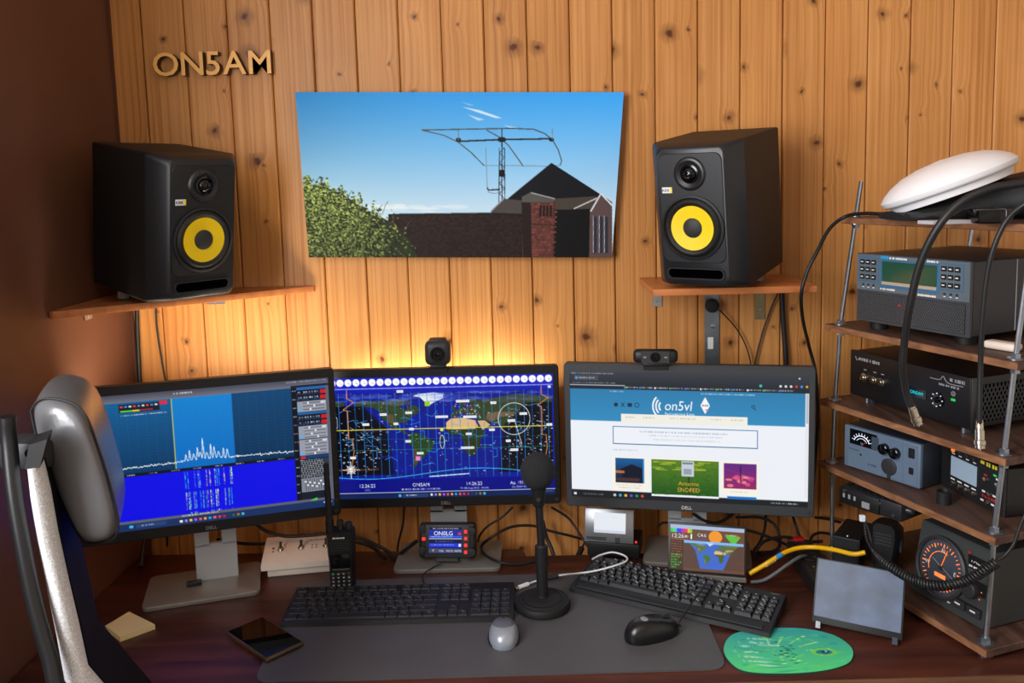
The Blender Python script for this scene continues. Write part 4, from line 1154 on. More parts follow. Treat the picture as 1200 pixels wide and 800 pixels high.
link('printed_top', me, PADPRINT, pad, smooth=0)

# ------------------------------------------------------------------ keyboards
KEYMESH = {}
def key_mesh(w, d, h, m, style):
    k = (round(w, 4), round(d, 4), style)
    if k not in KEYMESH:
        bm = bmesh.new()
        t = 0.0009 if style == 'flat' else 0.0022
        g = [[bm.verts.new((sx * (w / 2 - i), sy * (d / 2 - i) + (0.0006 if i else 0), z)) for sx, sy in ((-1, -1), (1, -1), (1, 1), (-1, 1))] for i, z in ((0, 0), (t, h))]
        for a in range(4): bm.faces.new((g[0][a], g[0][(a + 1) % 4], g[1][(a + 1) % 4], g[1][a]))
        bm.faces.new(g[1])
        me = bpy.data.meshes.new('key'); bm.to_mesh(me); bm.free(); me.materials.append(m)
        KEYMESH[k] = me
    return KEYMESH[k]
def keyboard(label, fl, frt, depth, style, brand=None):
    v = frt - fl; rz = math.atan2(v.y, v.x); W_ = v.length
    t = thing('keyboard', label, 'keyboard', (fl.x, fl.y, MATZ), rz)
    h0, h1 = 0.010, (0.018 if style == 'flat' else 0.022)            # front / back height
    lip = 0.0 if style == 'flat' else 0.026
    kd = depth - lip
    case = B()
    prof = [(0.0, 0.0), (0.002, h0 - 0.002), (0.006, h0), (depth - 0.006, h1), (depth, h1 - 0.004), (depth, 0.001), (depth * .5, 0.0)]
    case.loft([[Vector((x, y, z)) for y, z in prof] for x in (0, W_)])
    bmesh.ops.bevel(case.bm, geom=[e for e in case.bm.edges if abs(e.verts[0].co.x - e.verts[1].co.x) < 1e-6], offset=0.0016, segments=2, profile=.5, affect='EDGES')
    kbm = mat('keyboard_case_' + style, (26, 26, 28) if style == 'flat' else (30, 31, 34), 0.5, bump=0.05)
    case.out('case', kbm, t)
    km = mat('keycap_' + style, (30, 30, 32) if style == 'flat' else (34, 35, 38), 0.5)
    slope = math.atan2(h1 - h0, depth)
    U = (W_ - 0.014) / 22.5
    V_ = (kd - 0.016) / 6.3
    def row(y, items):
        for x, w in items:
            px, py = 0.007 + (x + w / 2) * U, lip + 0.007 + (y + 0.5) * V_
            z = h0 + (h1 - h0) * py / depth - 0.0006
            hh = 0.0035 if style == 'flat' else 0.0068
            keys.append((px, py, z, hh, w))
            link('key', key_mesh(w * U - 0.0016, V_ - 0.0016, hh, km, style), None, t, (px, py, z), (slope, 0, 0), smooth=0)
    keys = []
    row(5.3, [(0, 1)] + [(2 + i, 1) for i in range(4)] + [(6.5 + i, 1) for i in range(4)] + [(11 + i, 1) for i in range(4)] + [(15.25 + i, 1) for i in range(3)])
    row(4, [(i, 1) for i in range(13)] + [(13, 2)] + [(15.25 + i, 1) for i in range(3)] + [(18.5 + i, 1) for i in range(4)])
    row(3, [(0, 1.5)] + [(1.5 + i, 1) for i in range(12)] + [(13.5, 1.5)] + [(15.25 + i, 1) for i in range(3)] + [(18.5 + i, 1) for i in range(4)])
    row(2, [(0, 1.75)] + [(1.75 + i, 1) for i in range(11)] + [(12.75, 2.25)] + [(18.5 + i, 1) for i in range(3)] + [(21.5, 1)])
    row(1, [(0, 2.25)] + [(2.25 + i, 1) for i in range(10)] + [(12.25, 2.75)] + [(16.25, 1)] + [(18.5 + i, 1) for i in range(3)] + [(21.5, 1)])
    row(0, [(0, 1.25), (1.25, 1.25), (2.5, 1.25), (3.75, 6.25), (10, 1.25), (11.25, 1.25), (12.5, 1.25), (13.75, 1.25)] + [(15.25 + i, 1) for i in range(3)] + [(18.5, 2), (20.5, 1), (21.5, 1)])
    lg = B()
    rr = random.Random(3)
    for px, py, z, hh, w in keys:
        if w > 5: continue
        zz = z + hh + 0.0005
        cx, cy = px - min(w, 1.2) * U * .16, py + V_ * .10
        s_ = rr.uniform(.7, 1.1)
        dz = lambda y: zz + (y - py) * math.tan(slope) + 0.0001
        for k in range(rr.choice([1, 2])):
            xa, ya = cx + k * 0.0038, cy - k * 0.0034
            lg.face([(xa, ya, dz(ya)), (xa + 0.0030 * s_, ya, dz(ya)), (xa + 0.0030 * s_, ya + 0.0030 * s_, dz(ya + .0030 * s_)), (xa, ya + 0.0030 * s_, dz(ya + .0030 * s_))])
    o = lg.out('key_legends', mat('legend_print_' + style, (120, 120, 118) if style == 'flat' else (190, 192, 196), 0.6), t, smooth=0)
    o['kind'] = 'stuff'
    if brand:
        py = depth - 0.011
        B().text(brand, 0.0042, Matrix.Translation((W_ - 0.012, py, h0 + (h1 - h0) * py / depth + 0.0003)) @ Matrix.Rotation(slope, 4, 'X'), 0.0002, 'RIGHT').out('lettering', DIMPAINT, t, smooth=0)
        for k in range(3):
            B().lathe([(0.0015, 0), (0.0012, 0.0006)], 10, Matrix.Translation((W_ - 0.085 + k * 0.018, py, h0 + (h1 - h0) * py / depth))).out('indicator_lamp', GREENLED if k == 0 else CHAR, t)
        B().box((W_ / 2, lip * .45, h0 + (h1 - h0) * .08 + 0.0005), (W_ - 0.03, lip * .6, 0.003), 0.001, 1, M=None).out('palm_lip', kbm, t)
    return t
keyboard('slim flat black keyboard in front of the middle monitor', D(328, 735, MATZ), D(602, 728, MATZ), 0.136, 'flat')
kb2 = keyboard('black keyboard with raised keys lying diagonally in front of the right monitor', D(664, 693, MATZ) + Vector((0.005, 0.0, 0)), D(902, 748, MATZ), 0.142, 'raised', 'logitech')
kb2.location.z += 0.0012

# ------------------------------------------------------------------ mice
def mouse(label, c, rz, L, Wd, H, top_m, side_m, kind):
    t = thing('computer_mouse', label, 'mouse', (c.x, c.y, MATZ), rz)
    def body(sx, sy, z0, k):
        rings = []
        for i in range(9):
            f = i / 8
            zz = z0 + (H - z0) * math.sin(f * PI / 2)
            s_ = math.cos(f * PI / 2) ** 0.55 if f < 1 else 0.02
            rings.append([Vector((sx * s_ * math.cos(A) * (1 - .10 * math.cos(2 * A)) , sy * s_ * math.sin(A) * (1.0) - (1 - s_) * sy * .10, zz * (1 - .18 * max(0, math.sin(A)) * s_))) for A in [2 * PI * q / 32 for q in range(32)]])
        return rings
    B().loft([[Vector((p.x * .96, p.y * .97, 0.0)) for p in body(Wd / 2, L / 2, 0.006, 0)[0]]] + body(Wd / 2, L / 2, 0.006, 0)).out('shell', side_m, t, smooth=60)
    if kind == 'silver':
        B().loft([[Vector((p.x * .84, p.y * .80 + L * .085, p.z + 0.0022)) for p in r] for r in body(Wd / 2, L / 2, 0.012, 0)[1:]]).out('button_cover', top_m, t, smooth=60)
        B().lathe([(Wd / 2 * .97, 0), (Wd / 2 * .99, 0.004)], 28, Matrix.Diagonal((1, L / Wd, 1, 1))).out('base_skirt', BLACK, t)
    B().cyl((-0.0035, L * .27, H * .82), (0.0035, L * .27, H * .82), 0.008, n=18).out('scroll_wheel', RUBBER if kind == 'silver' else CHAR, t)
    if kind == 'black':
        B().ell((0, -L * .14, H * .985), (0.009, 0.007, 0.0009), 16, 8).out('logo_disc', DIMPAINT, t)
    return t
cm = (D(573, 762, MATZ) + D(608, 733, MATZ)) / 2
mouse('small silver grey mouse below the microphone base', D(590.5, 748, MATZ), R(2), 0.088, 0.062, 0.031, mat('mouse_top_grey', (92, 96, 104), 0.35), mat('mouse_silver', (158, 164, 174), 0.3, 0.3), 'silver')
mouse('glossy black mouse in front of the diagonal keyboard', (D(732, 752, MATZ) + D(795, 738, MATZ)) / 2 + Vector((0.0, 0, 0)), R(-68), 0.112, 0.062, 0.038, BLACK, mat('mouse_black', (20, 20, 22), 0.28), 'black')

# ------------------------------------------------------------------ phone, sticky notes
ph = [D(272, 745), D(304, 782), D(353, 763), D(314, 727)]
c0 = sum(ph, Vector()) / 4
v = ph[3] - ph[0]; rz = math.atan2(v.y, v.x)
Lp = ((ph[3] - ph[0]).length + (ph[2] - ph[1]).length) / 2; Wp = ((ph[1] - ph[0]).length + (ph[2] - ph[3]).length) / 2
t = thing('smartphone', 'black smartphone lying face up at the left of the desk mat', 'phone', (c0.x, c0.y, DESK + 0.0035), rz)
B().box((0, 0, 0.0055), (Lp, Wp, 0.009), 0.0035, 3).out('body', mat('phone_bronze_edge', (84, 66, 54), 0.3, 0.4), t)
B().box((0, 0, 0.0101), (Lp - 0.006, Wp - 0.006, 0.001), 0.0004, 1).out('screen_glass', mat('phone_glass', (6, 6, 7), 0.03, spec=0.9), t)
for k in range(3): B().box((Lp * (.1 + .1 * k), -Wp / 2 - 0.0002, 0.0058), (0.012, 0.0014, 0.003), 0.0005, 1).out('side_button', CHAR, t)

sp = [D(124, 739), D(141, 752), D(182, 737), D(152, 722)]
c0 = sum(sp, Vector()) / 4
t = thing('sticky_note_pad', 'cream pad of sticky notes on the desk beside the chair', 'note pad', (c0.x, c0.y, DESK))
pl2 = [(p - c0) for p in sp]
for k in range(6):
    z = 0.0018 * k
    B().prism([(p.x + 0.0004 * math.sin(k * 2.1), p.y + 0.0004 * math.cos(k * 1.7)) for p in pl2], z, z + 0.0016).out('note_sheet', mat('cream_paper', (226, 198, 142), 0.85), t, smooth=0)

# ------------------------------------------------------------------ desk microphone
mc = D(636, 711, MATZ)
t = thing('desk_microphone', 'black desk microphone with round foam windscreen on a round base', 'microphone', (mc.x, mc.y, MATZ))
s = 1 / (FPX / mc.y)
B().lathe([(0.052, 0), (0.056, 0.003), (0.0565, 0.010), (0.054, 0.016), (0.050, 0.0175), (0.047, 0.0165), (0.043, 0.019), (0.036, 0.0185), (0.032, 0.021), (0.012, 0.0235), (0.011, 0.03)], 48).out('base', RUBBER, t)
hz = W(631, 552, mc.y).z - MATZ
B().cyl((0, 0, 0.022), (0, 0, 0.088), 0.0115).cyl((0, 0, 0.088), (0, 0, 0.128), 0.0135, 0.0130).cyl((0, 0, 0.128), (0, 0, 0.132), 0.012, 0.008).out('lower_tube', RUBBER, t)
B().cyl((0, 0, 0.128), (-0.003, 0, hz - 0.05), 0.0078).out('upper_tube', BLACK, t)
B().lathe([(0.009, 0), (0.0115, 0.004), (0.0125, 0.02), (0.014, 0.03), (0.017, 0.045)], 20, Matrix.Translation((-0.003, 0, hz - 0.072))).out('clip', RUBBER, t)
B().cyl((-0.003, -0.013, hz - 0.052), (-0.003, -0.0165, hz - 0.052), 0.004).out('clip_screw', CHAR, t)
B().ell((-0.0035, 0, hz), (0.0345, 0.0345, 0.0375), 32, 18).out('foam_windscreen', mat('foam', (30, 31, 34), 0.95, var=0.3, scale=500, bump=0.9, bscale=700), t, smooth=60)

# ------------------------------------------------------------------ handheld radio
hp = D(402, 687, MATZ)
t = thing('handheld_radio', 'black handheld radio standing in front of the white switch box', 'radio', (hp.x, hp.y, MATZ), R(4))
B().loft([[Vector((x * w_, y, z)) for x, y in ((-.5, .0), (-.42, -.016), (.42, -.016), (.5, 0), (.5, .016), (.38, .024), (-.38, .024), (-.5, .016))] for w_, z in ((.050, 0), (.053, .006), (.054, .06), (.058, .075), (.060, .118), (.056, .126))]).out('body', BLACK, t)
B().cyl((-0.0205, -0.005, 0.122), (-0.0205, -0.005, 0.150), 0.0088).cyl((-0.0205, -0.005, 0.150), (-0.0215, -0.005, 0.275), 0.0075, 0.0055).out('antenna', RUBBER, t)
for x, r_, h_ in ((0.000, 0.0072, 0.022), (0.0175, 0.0082, 0.017)):
    B().lathe([(r_, 0), (r_, h_ - .002), (r_ * .85, h_)], 14, Matrix.Translation((x, 0.004, 0.124))).out('knob', RUBBER, t)
for k in range(5): B().box((0, -0.0168, 0.088 + k * 0.0052), (0.040, 0.0014, 0.0020)).out('speaker_rib', CHAR, t, smooth=0)
dashes(B(), fr(-0.014, -0.0164, 0.113), 0.026, 0.0036, 2).out('lettering', PAINT, t, smooth=0)
B().box((0, -0.0162, 0.064), (0.040, 0.002, 0.030), 0.002, 2).out('display', GLOSSBLK, t)
B().box((0, -0.0166, 0.0455), (0.036, 0.0014, 0.004), 0.0006, 1).out('display_strip', mat('dim_lcd', (70, 74, 70), 0.3), t)
for r_ in range(4):
    for k in range(4):
        ke = B().box((-0.0165 + k * 0.011, -0.0168, 0.0365 - r_ * 0.0083), (0.009, 0.0022, 0.006), 0.0008, 1).out('keypad_key', CHAR, t)
        B().box((-0.0165 + k * 0.011, -0.0181, 0.0365 - r_ * 0.0083), (0.0034, 0.0004, 0.0016)).out('key_print', GREENLED if (r_ == 0 and k == 0) else (REDPAINT if (r_ == 0 and k == 3) else PAINT), ke, smooth=0)

# ------------------------------------------------------------------ white switch box
a, b = D(312, 678), D(388, 671)
v = b - a; rz = math.atan2(v.y, v.x)
t = thing('switch_box', 'cream sloping control box with two toggle switches behind the handheld radio', 'control box', (a.x, a.y, DESK), rz)
wB = 0.175
B().box((wB / 2 - 0.004, 0.052, 0.009), (wB - 0.012, 0.09, 0.018), 0.002, 2).out('base', CREAM, t)
B().loft([[Vector((x, y, z)) for y, z in ((0, 0.018), (0, 0.030), (0.092, 0.051), (0.105, 0.051), (0.105, 0.018))] for x in (-0.010, wB)]).out('cover', CREAM, t)
sl = math.atan2(0.024, 0.105)
def onslope(x, y): return Matrix.Translation((x, y, 0.030 + math.tan(sl) * y)) @ Matrix.Rotation(sl, 4, 'X')
for x in (0.027, 0.072, 0.127):
    sw = B().lathe([(0.007, 0), (0.007, 0.003), (0.0045, 0.003), (0.0045, 0.008)], 12, onslope(x, 0.05)).out('toggle_switch', NICKEL, t)
    M = onslope(x, 0.05)
    B().cyl(M @ Vector((0, 0, 0.006)), M @ Vector((0.001, 0.004, 0.019)), 0.0026, 0.0034, 10).out('lever', CHAR, sw)
for x in (0.096, 0.105):
    for y in (0.05, 0.060): B().lathe([(0.0017, 0), (0.0014, 0.0012)], 10, onslope(x, y)).out('indicator_lamp', mat('dark_red_lamp', (90, 30, 26), 0.3), t)
B().lathe([(0.0026, 0), (0.002, 0.0015)], 10, onslope(0.010, 0.058)).out('indicator_lamp', BLACK, t)
B().lathe([(0.0016, 0), (0.0014, 0.0012)], 10, onslope(0.010, 0.046)).out('indicator_lamp', MATS['dark_red_lamp'], t)
dashes(B(), onslope(0.088, 0.076), 0.034, 0.0026, 3).out('lettering', CHAR, t, smooth=0)

# ------------------------------------------------------------------ mobile radio on the middle stand
BZ = DESK + 0.0102
rp = W(522, 640, 1.815)
t = thing('mobile_radio', 'small black transceiver with glowing blue display on the middle monitor stand', 'radio', (rp.x, 1.830, BZ + .004), (R(-14), 0, R(-4)))
hR = 0.078; wR = 0.128
B().box((0, 0.016, hR / 2 + 0.008), (wR, 0.026, hR), 0.007, 3).out('body', BLACK, t)
B().box((0.001, 0.0015, hR / 2 + 0.008), (wR * .80, 0.006, hR * .92), 0.003, 2).out('face_frame', CHAR, t)
c = Canvas(120, 96, (10, 12, 30), 2)
c.rect(0, 0, 120, 44, (20, 40, 150)); c.rect(0, 0, 120, 10, (12, 14, 40)); c.scribble(14, 4, 106, 3.4, (230, 235, 245)); c.text('ON0LG', 52, 30, 15, (250, 252, 255), 'CENTER')
c.rect(0, 32, 120, 37, (40, 90, 250)); c.scribble(8, 34, 86, 2.4, (240, 244, 250)); c.rect(106, 20, 116, 28, (220, 50, 50))
c.rect(0, 40, 120, 44, (150, 160, 180)); c.rect(0, 46, 120, 58, (10, 14, 50)); c.scribble(24, 49, 90, 5, (90, 120, 200), .7)
c.rect(0, 58, 120, 72, (20, 50, 220)); c.scribble(8, 62, 90, 3, (200, 215, 250)); c.rect(108, 60, 116, 70, (230, 235, 250))
c.rect(0, 76, 120, 92, (60, 70, 110))
for k, s_ in enumerate(('V', 'VOL', 'MUTE', 'HOME')): c.text(s_, 15 + k * 30, 88, 6.5, (240, 240, 244), 'CENTER')
c.ellipse(16, 82, 3.5, 3.5, (240, 140, 40), .8)
x0, x1, z0, z1 = -0.040, 0.034, 0.020, 0.078
ink_grid('display', c.get(), [(x0, -0.0018, z1), (x1, -0.0018, z1), (x1, -0.0018, z0), (x0, -0.0018, z0)], SCREEN, t)
B().box((-0.0525, -0.001, 0.052), (0.008, 0.003, 0.007), 0.001, 1).out('button', RED, t)
B().lathe([(0.0085, 0), (0.008, 0.008), (0, 0.0088)], 18, fr(-0.055, 0.003, 0.028)).out('knob', RUBBER, t)
B().lathe([(0.0085, 0), (0.008, 0.006), (0, 0.0066)], 18, fr(-0.055, 0.003, 0.074)).out('knob', RUBBER, t)
for k in range(4): B().box((0.0425, -0.0015, 0.068 - k * 0.0148), (0.007, 0.002, 0.0075), 0.0008, 1).out('button', RED, t)
for z in (0.024, 0.070): B().lathe([(0.0095, 0), (0.009, 0.010), (0, 0.0108)], 18, fr(0.056, 0.003, z)).out('knob', RUBBER, t)
B().box((0, 0.012, 0.0065), (0.05, 0.02, 0.009), 0.001, 1).out('stand', CHAR, t)

# ------------------------------------------------------------------ hotspot with small display
hp2 = D(716, 655)
t = thing('display_hotspot', 'small grey framed display on a black box under the right monitor', 'display', (hp2.x, hp2.y - 0.005, DESK), R(-13))
B().box((0.004, 0.045, 0.024), (0.118, 0.09, 0.032), 0.003, 2).out('case', BLACK, t)
for x in (-.045, .05): B().box((x, 0.045, 0.004), (0.012, 0.07, 0.008), 0.001, 1).out('foot', RUBBER, t)
Mh = Matrix.Translation((-0.006, 0.004, 0.038)) @ Matrix.Rotation(R(-14), 4, 'X')
B().box((0, 0.004, 0.038), (0.112, 0.007, 0.076), 0.002, 2, M=Mh).out('display_frame', mat('grey_metal_frame', (150, 152, 156), 0.3, 0.7), t)
c = Canvas(60, 40, (228, 232, 240)); c.scribble(6, 8, 50, 2, (206, 212, 226), .5); c.rect(0, 34, 60, 40, (205, 210, 222))
ink_grid('screen', c.get(), [Mh @ Vector(p_) for p_ in ((-0.034, -0.0002, 0.067), (0.038, -0.0002, 0.067), (0.038, -0.0002, 0.022), (-0.034, -0.0002, 0.022))], SCREEN, t)
B().box((-0.028, -0.0005, 0.009), (0.045, 0.002, 0.007), 0.0005, 1, M=Mh).out('connector_strip', CHAR, t)
B().box((0.020, -0.0005, 0.008), (0.010, 0.002, 0.010), 0.0005, 1, M=Mh).out('ribbon_connector', BLACK, t)
B().lathe([(0.0028, 0), (0.002, 0.002), (0, 0.0026)], 12, fr(0.056, 0.0035, 0.045)).out('power_led', RED, t)
B().box((-0.062, 0.06, 0.075), (0.004, 0.012, 0.05), 0.001, 1).out('red_plug', REDPAINT, t)

# ------------------------------------------------------------------ little world clock display
a, b = D(784, 682) + Vector((0, .018, 0)), D(877, 690) + Vector((0, .018, 0))
v = b - a; rz = math.atan2(v.y, v.x); w_ = v.length
t = thing('clock_display', 'small landscape display with a world map and clock beside the diagonal keyboard', 'display', (a.x, a.y, MATZ), rz)
Mc = Matrix.Translation((0, 0, 0.012)) @ Matrix.Rotation(R(-20), 4, 'X')
hC = 0.104
B().box((w_ / 2, 0.005, hC / 2), (w_, 0.009, hC), 0.0015, 2, M=Mc).out('body', BLACK, t)
c = Canvas(150, 92, (104, 68, 46), 2)
c.rect(0, 0, 150, 8, (168, 184, 214))
for k, col in enumerate([(60, 200, 60), (90, 210, 110), (40, 190, 220), (40, 60, 230), (70, 50, 220), (170, 40, 200), (220, 40, 120), (230, 60, 40), (230, 190, 30), (120, 210, 40)]): c.rect(1 + k * 4.4, 8, 5.4 + k * 4.4, 16, col)
c.text('12:26', 5, 27, 8.4, (240, 240, 240)); c.scribble(30, 21, 38, 5, (230, 230, 235)); c.scribble(4, 30, 36, 2, (190, 180, 180)); c.rect(42, 18, 45, 28, (240, 240, 240))
c.text('C4.6', 56, 22, 6.8, (240, 240, 240)); c.scribble(52, 26, 76, 2, (70, 90, 220))
c.ellipse(92, 21, 13.5, 12.5, (240, 150, 40)); c.poly([(112, 18), (118, 15), (134, 15), (142, 18), (132, 32), (124, 32)], (90, 190, 60)); c.scribble(112, 14, 136, 2.4, (230, 230, 230)); c.ellipse(134, 17, 2, 2, (230, 60, 50))
c.rect(0, 31, 28, 92, (64, 40, 30))
for k in range(7): c.scribble(3, 34 + k * 5, 25, 2.2, (200, 110, 50), .7)
for k in range(6): c.scribble(3, 60 + k * 5, 25 - (k % 3) * 4, 3, (60, 200, 60), .9)
c.rect(29, 31, 148, 86, (60, 104, 200)); draw_map(c, 29, 31, 148, 86, 86, -72, -20)
c.rect(29, 31, 148, 36, (150, 200, 240), .8)
c.poly([(29, 37), (40, 37), (52, 50), (62, 86), (29, 86)], (88, 58, 42), .93); c.poly([(148, 37), (138, 37), (124, 50), (108, 86), (148, 86)], (88, 58, 42), .93)
ink_grid('screen', c.get(), [Mc @ Vector(p_) for p_ in ((0.004, 0.0002, hC - 0.005), (w_ - 0.004, 0.0002, hC - 0.005), (w_ - 0.004, 0.0002, 0.006), (0.004, 0.0002, 0.006))], SCREEN, t)
B().box((w_ / 2, 0.012, 0.007), (w_, 0.030, 0.010), 0.001, 1).out('stand_bar', mat('clear_grey_acrylic', (120, 116, 112), 0.15), t)
B().box((w_ - 0.012, 0.002, 0.006), (0.010, 0.006, 0.012), 0.001, 1).out('stand_foot', SILVER, t)
B().box((w_ / 2, 0.034, 0.005), (w_ * .5, 0.014, 0.010), 0.001, 1).out('stand_foot', BLACK, t)
for s_ in (0.3, 0.7): B().cyl((w_ * s_, 0.036, 0.008), Mc @ Vector((w_ * s_, 0.010, hC * .75)), 0.003).out('strut', BLACK, t)

# ------------------------------------------------------------------ blank tablet display at the right
a, b = D(951, 735), D(1057, 758)
v = b - a; rz = math.atan2(v.y, v.x); w_ = v.length
t = thing('tablet_display', 'blank grey blue display panel leaning back in front of the rack', 'display', (a.x, a.y, DESK), rz)
Mt = Matrix.Translation((0, 0, 0.012)) @ Matrix.Rotation(R(-24), 4, 'X')
hT = 0.118
B().box((w_ / 2, 0.004, hT / 2), (w_, 0.007, hT), 0.001, 2, M=Mt).out('body', BLACK, t)
B().box((w_ / 2, 0.0003, hT / 2 + 0.005), (w_ - 0.006, 0.001, hT - 0.014), 0.0003, 1, M=Mt).out('screen_glass', mat('dusty_glass', (64, 80, 108), 0.42, var=0.42, scale=22, spec=0.5), t)
for x in (0.012, w_ - 0.012): B().box((x, 0.003, -0.003), (0.010, 0.010, 0.014), 0.001, 1, M=Mt).out('stand_foot', mat('clear_plastic_foot', (60, 66, 76), 0.15), t)
for x in (0.03, w_ - 0.03): B().cyl((x, 0.056, 0.003), Mt @ Vector((x, 0.008, hT * .7)), 0.003).out('strut', BLACK, t)

# ------------------------------------------------------------------ power strip and plugs behind it
a, b = D(921, 652), D(958, 708)
v = b - a; rz = math.atan2(v.y, v.x)
t = thing('power_strip', 'black power strip between the yellow cable and the tablet display', 'power strip', (a.x, a.y, DESK), rz)
lS = v.length + 0.04
B().box((lS / 2, 0.028, 0.020), (lS, 0.056, 0.038), 0.006, 3).out('body', BLACK, t)
for k in range(4):
    x = 0.035 + k * 0.052
    so = B().lathe([(0.021, 0.0), (0.021, 0.0015), (0.0185, 0.0015), (0.0185, 0.0005)], 24, Matrix.Translation((x, 0.028, 0.039))).out('socket', RUBBER, t)
    for s_ in (-1, 1): B().lathe([(0.003, 0), (0.003, 0.002)], 10, Matrix.Translation((x, 0.028 + s_ * 0.0095, 0.0392))).out('contact', NICKEL, so)
B().box((0.0, 0.028, 0.041), (0.016, 0.022, 0.008), 0.002, 2).out('switch', mat('red_rocker', (170, 24, 30), 0.3), t)

# ------------------------------------------------------------------ black supply box at the rack foot
ZB5 = 0.7225
q4 = [D(975, 662, ZB5), D(1004, 668, ZB5)]
t = thing('supply_box', 'black metal box standing on the bottom rack shelf behind the tablet display', 'power supply', (q4[0].x, q4[0].y, ZB5), R(-35))
B().box((0.028, 0.055, 0.035), (0.056, 0.11, 0.064), 0.002, 2).out('case', MATTE, t)
B().box((0.028, -0.001, 0.035), (0.050, 0.002, 0.060), 0.0005, 1).out('front_plate', BLACK, t)
B().lathe([(0.003, 0), (0.002, 0.002), (0, 0.0022)], 10, Matrix.Translation((0.028, 0.012, 0.067))).out('screw', STEEL, t)
for x in (.012, .044):
    for y in (.02, .09): B().lathe([(0.005, 0.0), (0.005, 0.003)], 12, Matrix.Translation((x, y, 0))).out('foot', RUBBER, t)

#@@RACK
# ------------------------------------------------------------------ threaded rod rack (it leans a little to the right)
ZS = [1.463, 1.232, 1.066, 0.926, 0.722]           # shelf tops
AF = [W(985, 256, 1.84), W(967, 379, 1.84), W(961, 466, 1.84), W(958, 541, 1.84), W(958, 640, 1.84)]
BN = [W(1215, 258, 1.41), W(1193, 425, 1.41), W(1179, 539, 1.41), W(1167, 629, 1.41), W(1156, 770, 1.41)]
SD = 0.385                                          # shelf depth
rk = thing('equipment_rack', 'five-tier rack of dark wooden shelves on threaded steel rods', 'rack', (AF[4].x, AF[4].y, DESK))
RO = Vector(rk.location)
def shelf_axes(k):
    a = Vector((AF[k].x, AF[k].y, ZS[k])); b = Vector((BN[k].x, BN[k].y, ZS[k]))
    u = (b - a).normalized(); n = Vector((-u.y, u.x, 0))
    return a, b, u, n
TH = 0.014
rods = {}
for k in range(5):
    a, b, u, n = shelf_axes(k)
    yb = WALL_Y - 0.008
    far_d = min(SD, (yb - a.y) / n.y)
    pts = [a, b, b + n * SD, a + n * far_d]
    o = B().prism([(p.x - RO.x, p.y - RO.y) for p in pts], ZS[k] - TH - RO.z, ZS[k] - RO.z, bev=0.0012, seg=1).out('shelf', SHELFWOOD, rk)
    B().prism([((p.x - RO.x), (p.y - RO.y)) for p in (a - n * 0.0012, b - n * 0.0012, b, a)], ZS[k] - TH + 0.001 - RO.z, ZS[k] - 0.001 - RO.z).out('shelf_edge', SHELFEDGE, o, smooth=0)
    ins = 0.022
    rods.setdefault('af', []).append(a + u * ins + n * ins); rods.setdefault('bn', []).append(b - u * ins + n * ins)
    rods.setdefault('ar', []).append(a + u * ins + n * (far_d - ins)); rods.setdefault('br', []).append(b - u * ins + n * (SD - ins))
for key, pts in rods.items():
    P = [p - RO for p in pts]
    dirt = (P[0] - P[1]).normalized(); dirb = (P[4] - P[3]).normalized()
    top = P[0] + dirt * (0.075 if key == 'af' else 0.02); bot = P[4] + dirb * 0.0; bot.z = 0.003
    chain = [top] + P + [bot]
    ro = B()
    for p0, p1 in zip(chain, chain[1:]): ro.cyl(p0, p1, 0.0046, n=10)
    ro = ro.out('threaded_rod', STEEL, rk)
    for p in P:
        for s_, z in ((1, 0.0), (-1, -TH)):
            if p is P[4] and s_ == -1:
                B().cyl(p + Vector((0, 0, z)), (p.x, p.y, 0.0003), 0.013, n=20).out('foot', STEEL, ro); continue
            if key in ('af', 'bn') or s_ == 1:
                nb = B().cyl(p + Vector((0, 0, z)), p + Vector((0, 0, z + s_ * 0.002)), 0.014, n=20)
                w_ = nb.out('washer', STEEL, ro)
                B().cyl(p + Vector((0, 0, z + s_ * 0.002)), p + Vector((0, 0, z + s_ * 0.010)), 0.0085, n=6).out('nut', STEEL, ro, smooth=0)

# ------------------------------------------------------------------ gear in the rack
def gear(name, label, cat, z, bl, br, h, d, feet=0.0, yoff=0.0):
    a, b = D(*bl, z + feet), D(*br, z + feet)
    v = b - a
    t = thing(name, label, cat, (a.x, a.y, z + 0.0006), math.atan2(v.y, v.x))
    return t, v.length, h, d, feet
def feet4(t, w, d, f, r=0.014, m=RUBBER):
    for x in (0.03, w - 0.03):
        for y in (0.03, d - 0.03): B().lathe([(r, 0.0003), (r * 1.08, f + 0.001)], 16, Matrix.Translation((x, y, 0))).out('foot', m, t)
def mesh_panel(w, h, M, pitch, bar, m, name, t):
    """perforated sheet: crossing thin bars over a dark backing"""
    bb = B()
    n = int((w + h) / pitch)
    for s_ in (-1, 1):
        for k in range(-n, n + 1):
            # diagonal bars clipped to the panel
            x0 = k * pitch
            pts = []
            for zz in (0, h):
                pts.append((x0 + s_ * zz * 0.6, zz))
            (xa, za), (xb, zb) = pts
            lo_, hi_ = 0.0, w
            if xa == xb: continue
            tt = sorted([(lo_ - xa) / (xb - xa), (hi_ - xa) / (xb - xa)])
            t0, t1 = max(0, tt[0]), min(1, tt[1])
            if t1 - t0 < 0.02: continue
            A = Vector((xa + (xb - xa) * t0, 0, za + (zb - za) * t0)); Bp = Vector((xa + (xb - xa) * t1, 0, za + (zb - za) * t1))
            dr = (Bp - A).normalized(); nn = Vector((-dr.z, 0, dr.x)) * bar / 2
            bb.loft([[M @ (A + nn), M @ (A - nn), M @ (A - nn + Vector((0, -.0008, 0))), M @ (A + nn + Vector((0, -.0008, 0)))], [M @ (Bp + nn), M @ (Bp - nn), M @ (Bp - nn + Vector((0, -.0008, 0))), M @ (Bp + nn + Vector((0, -.0008, 0)))]], caps=False)
    o = bb.out(name, m, t, smooth=0)
    return o

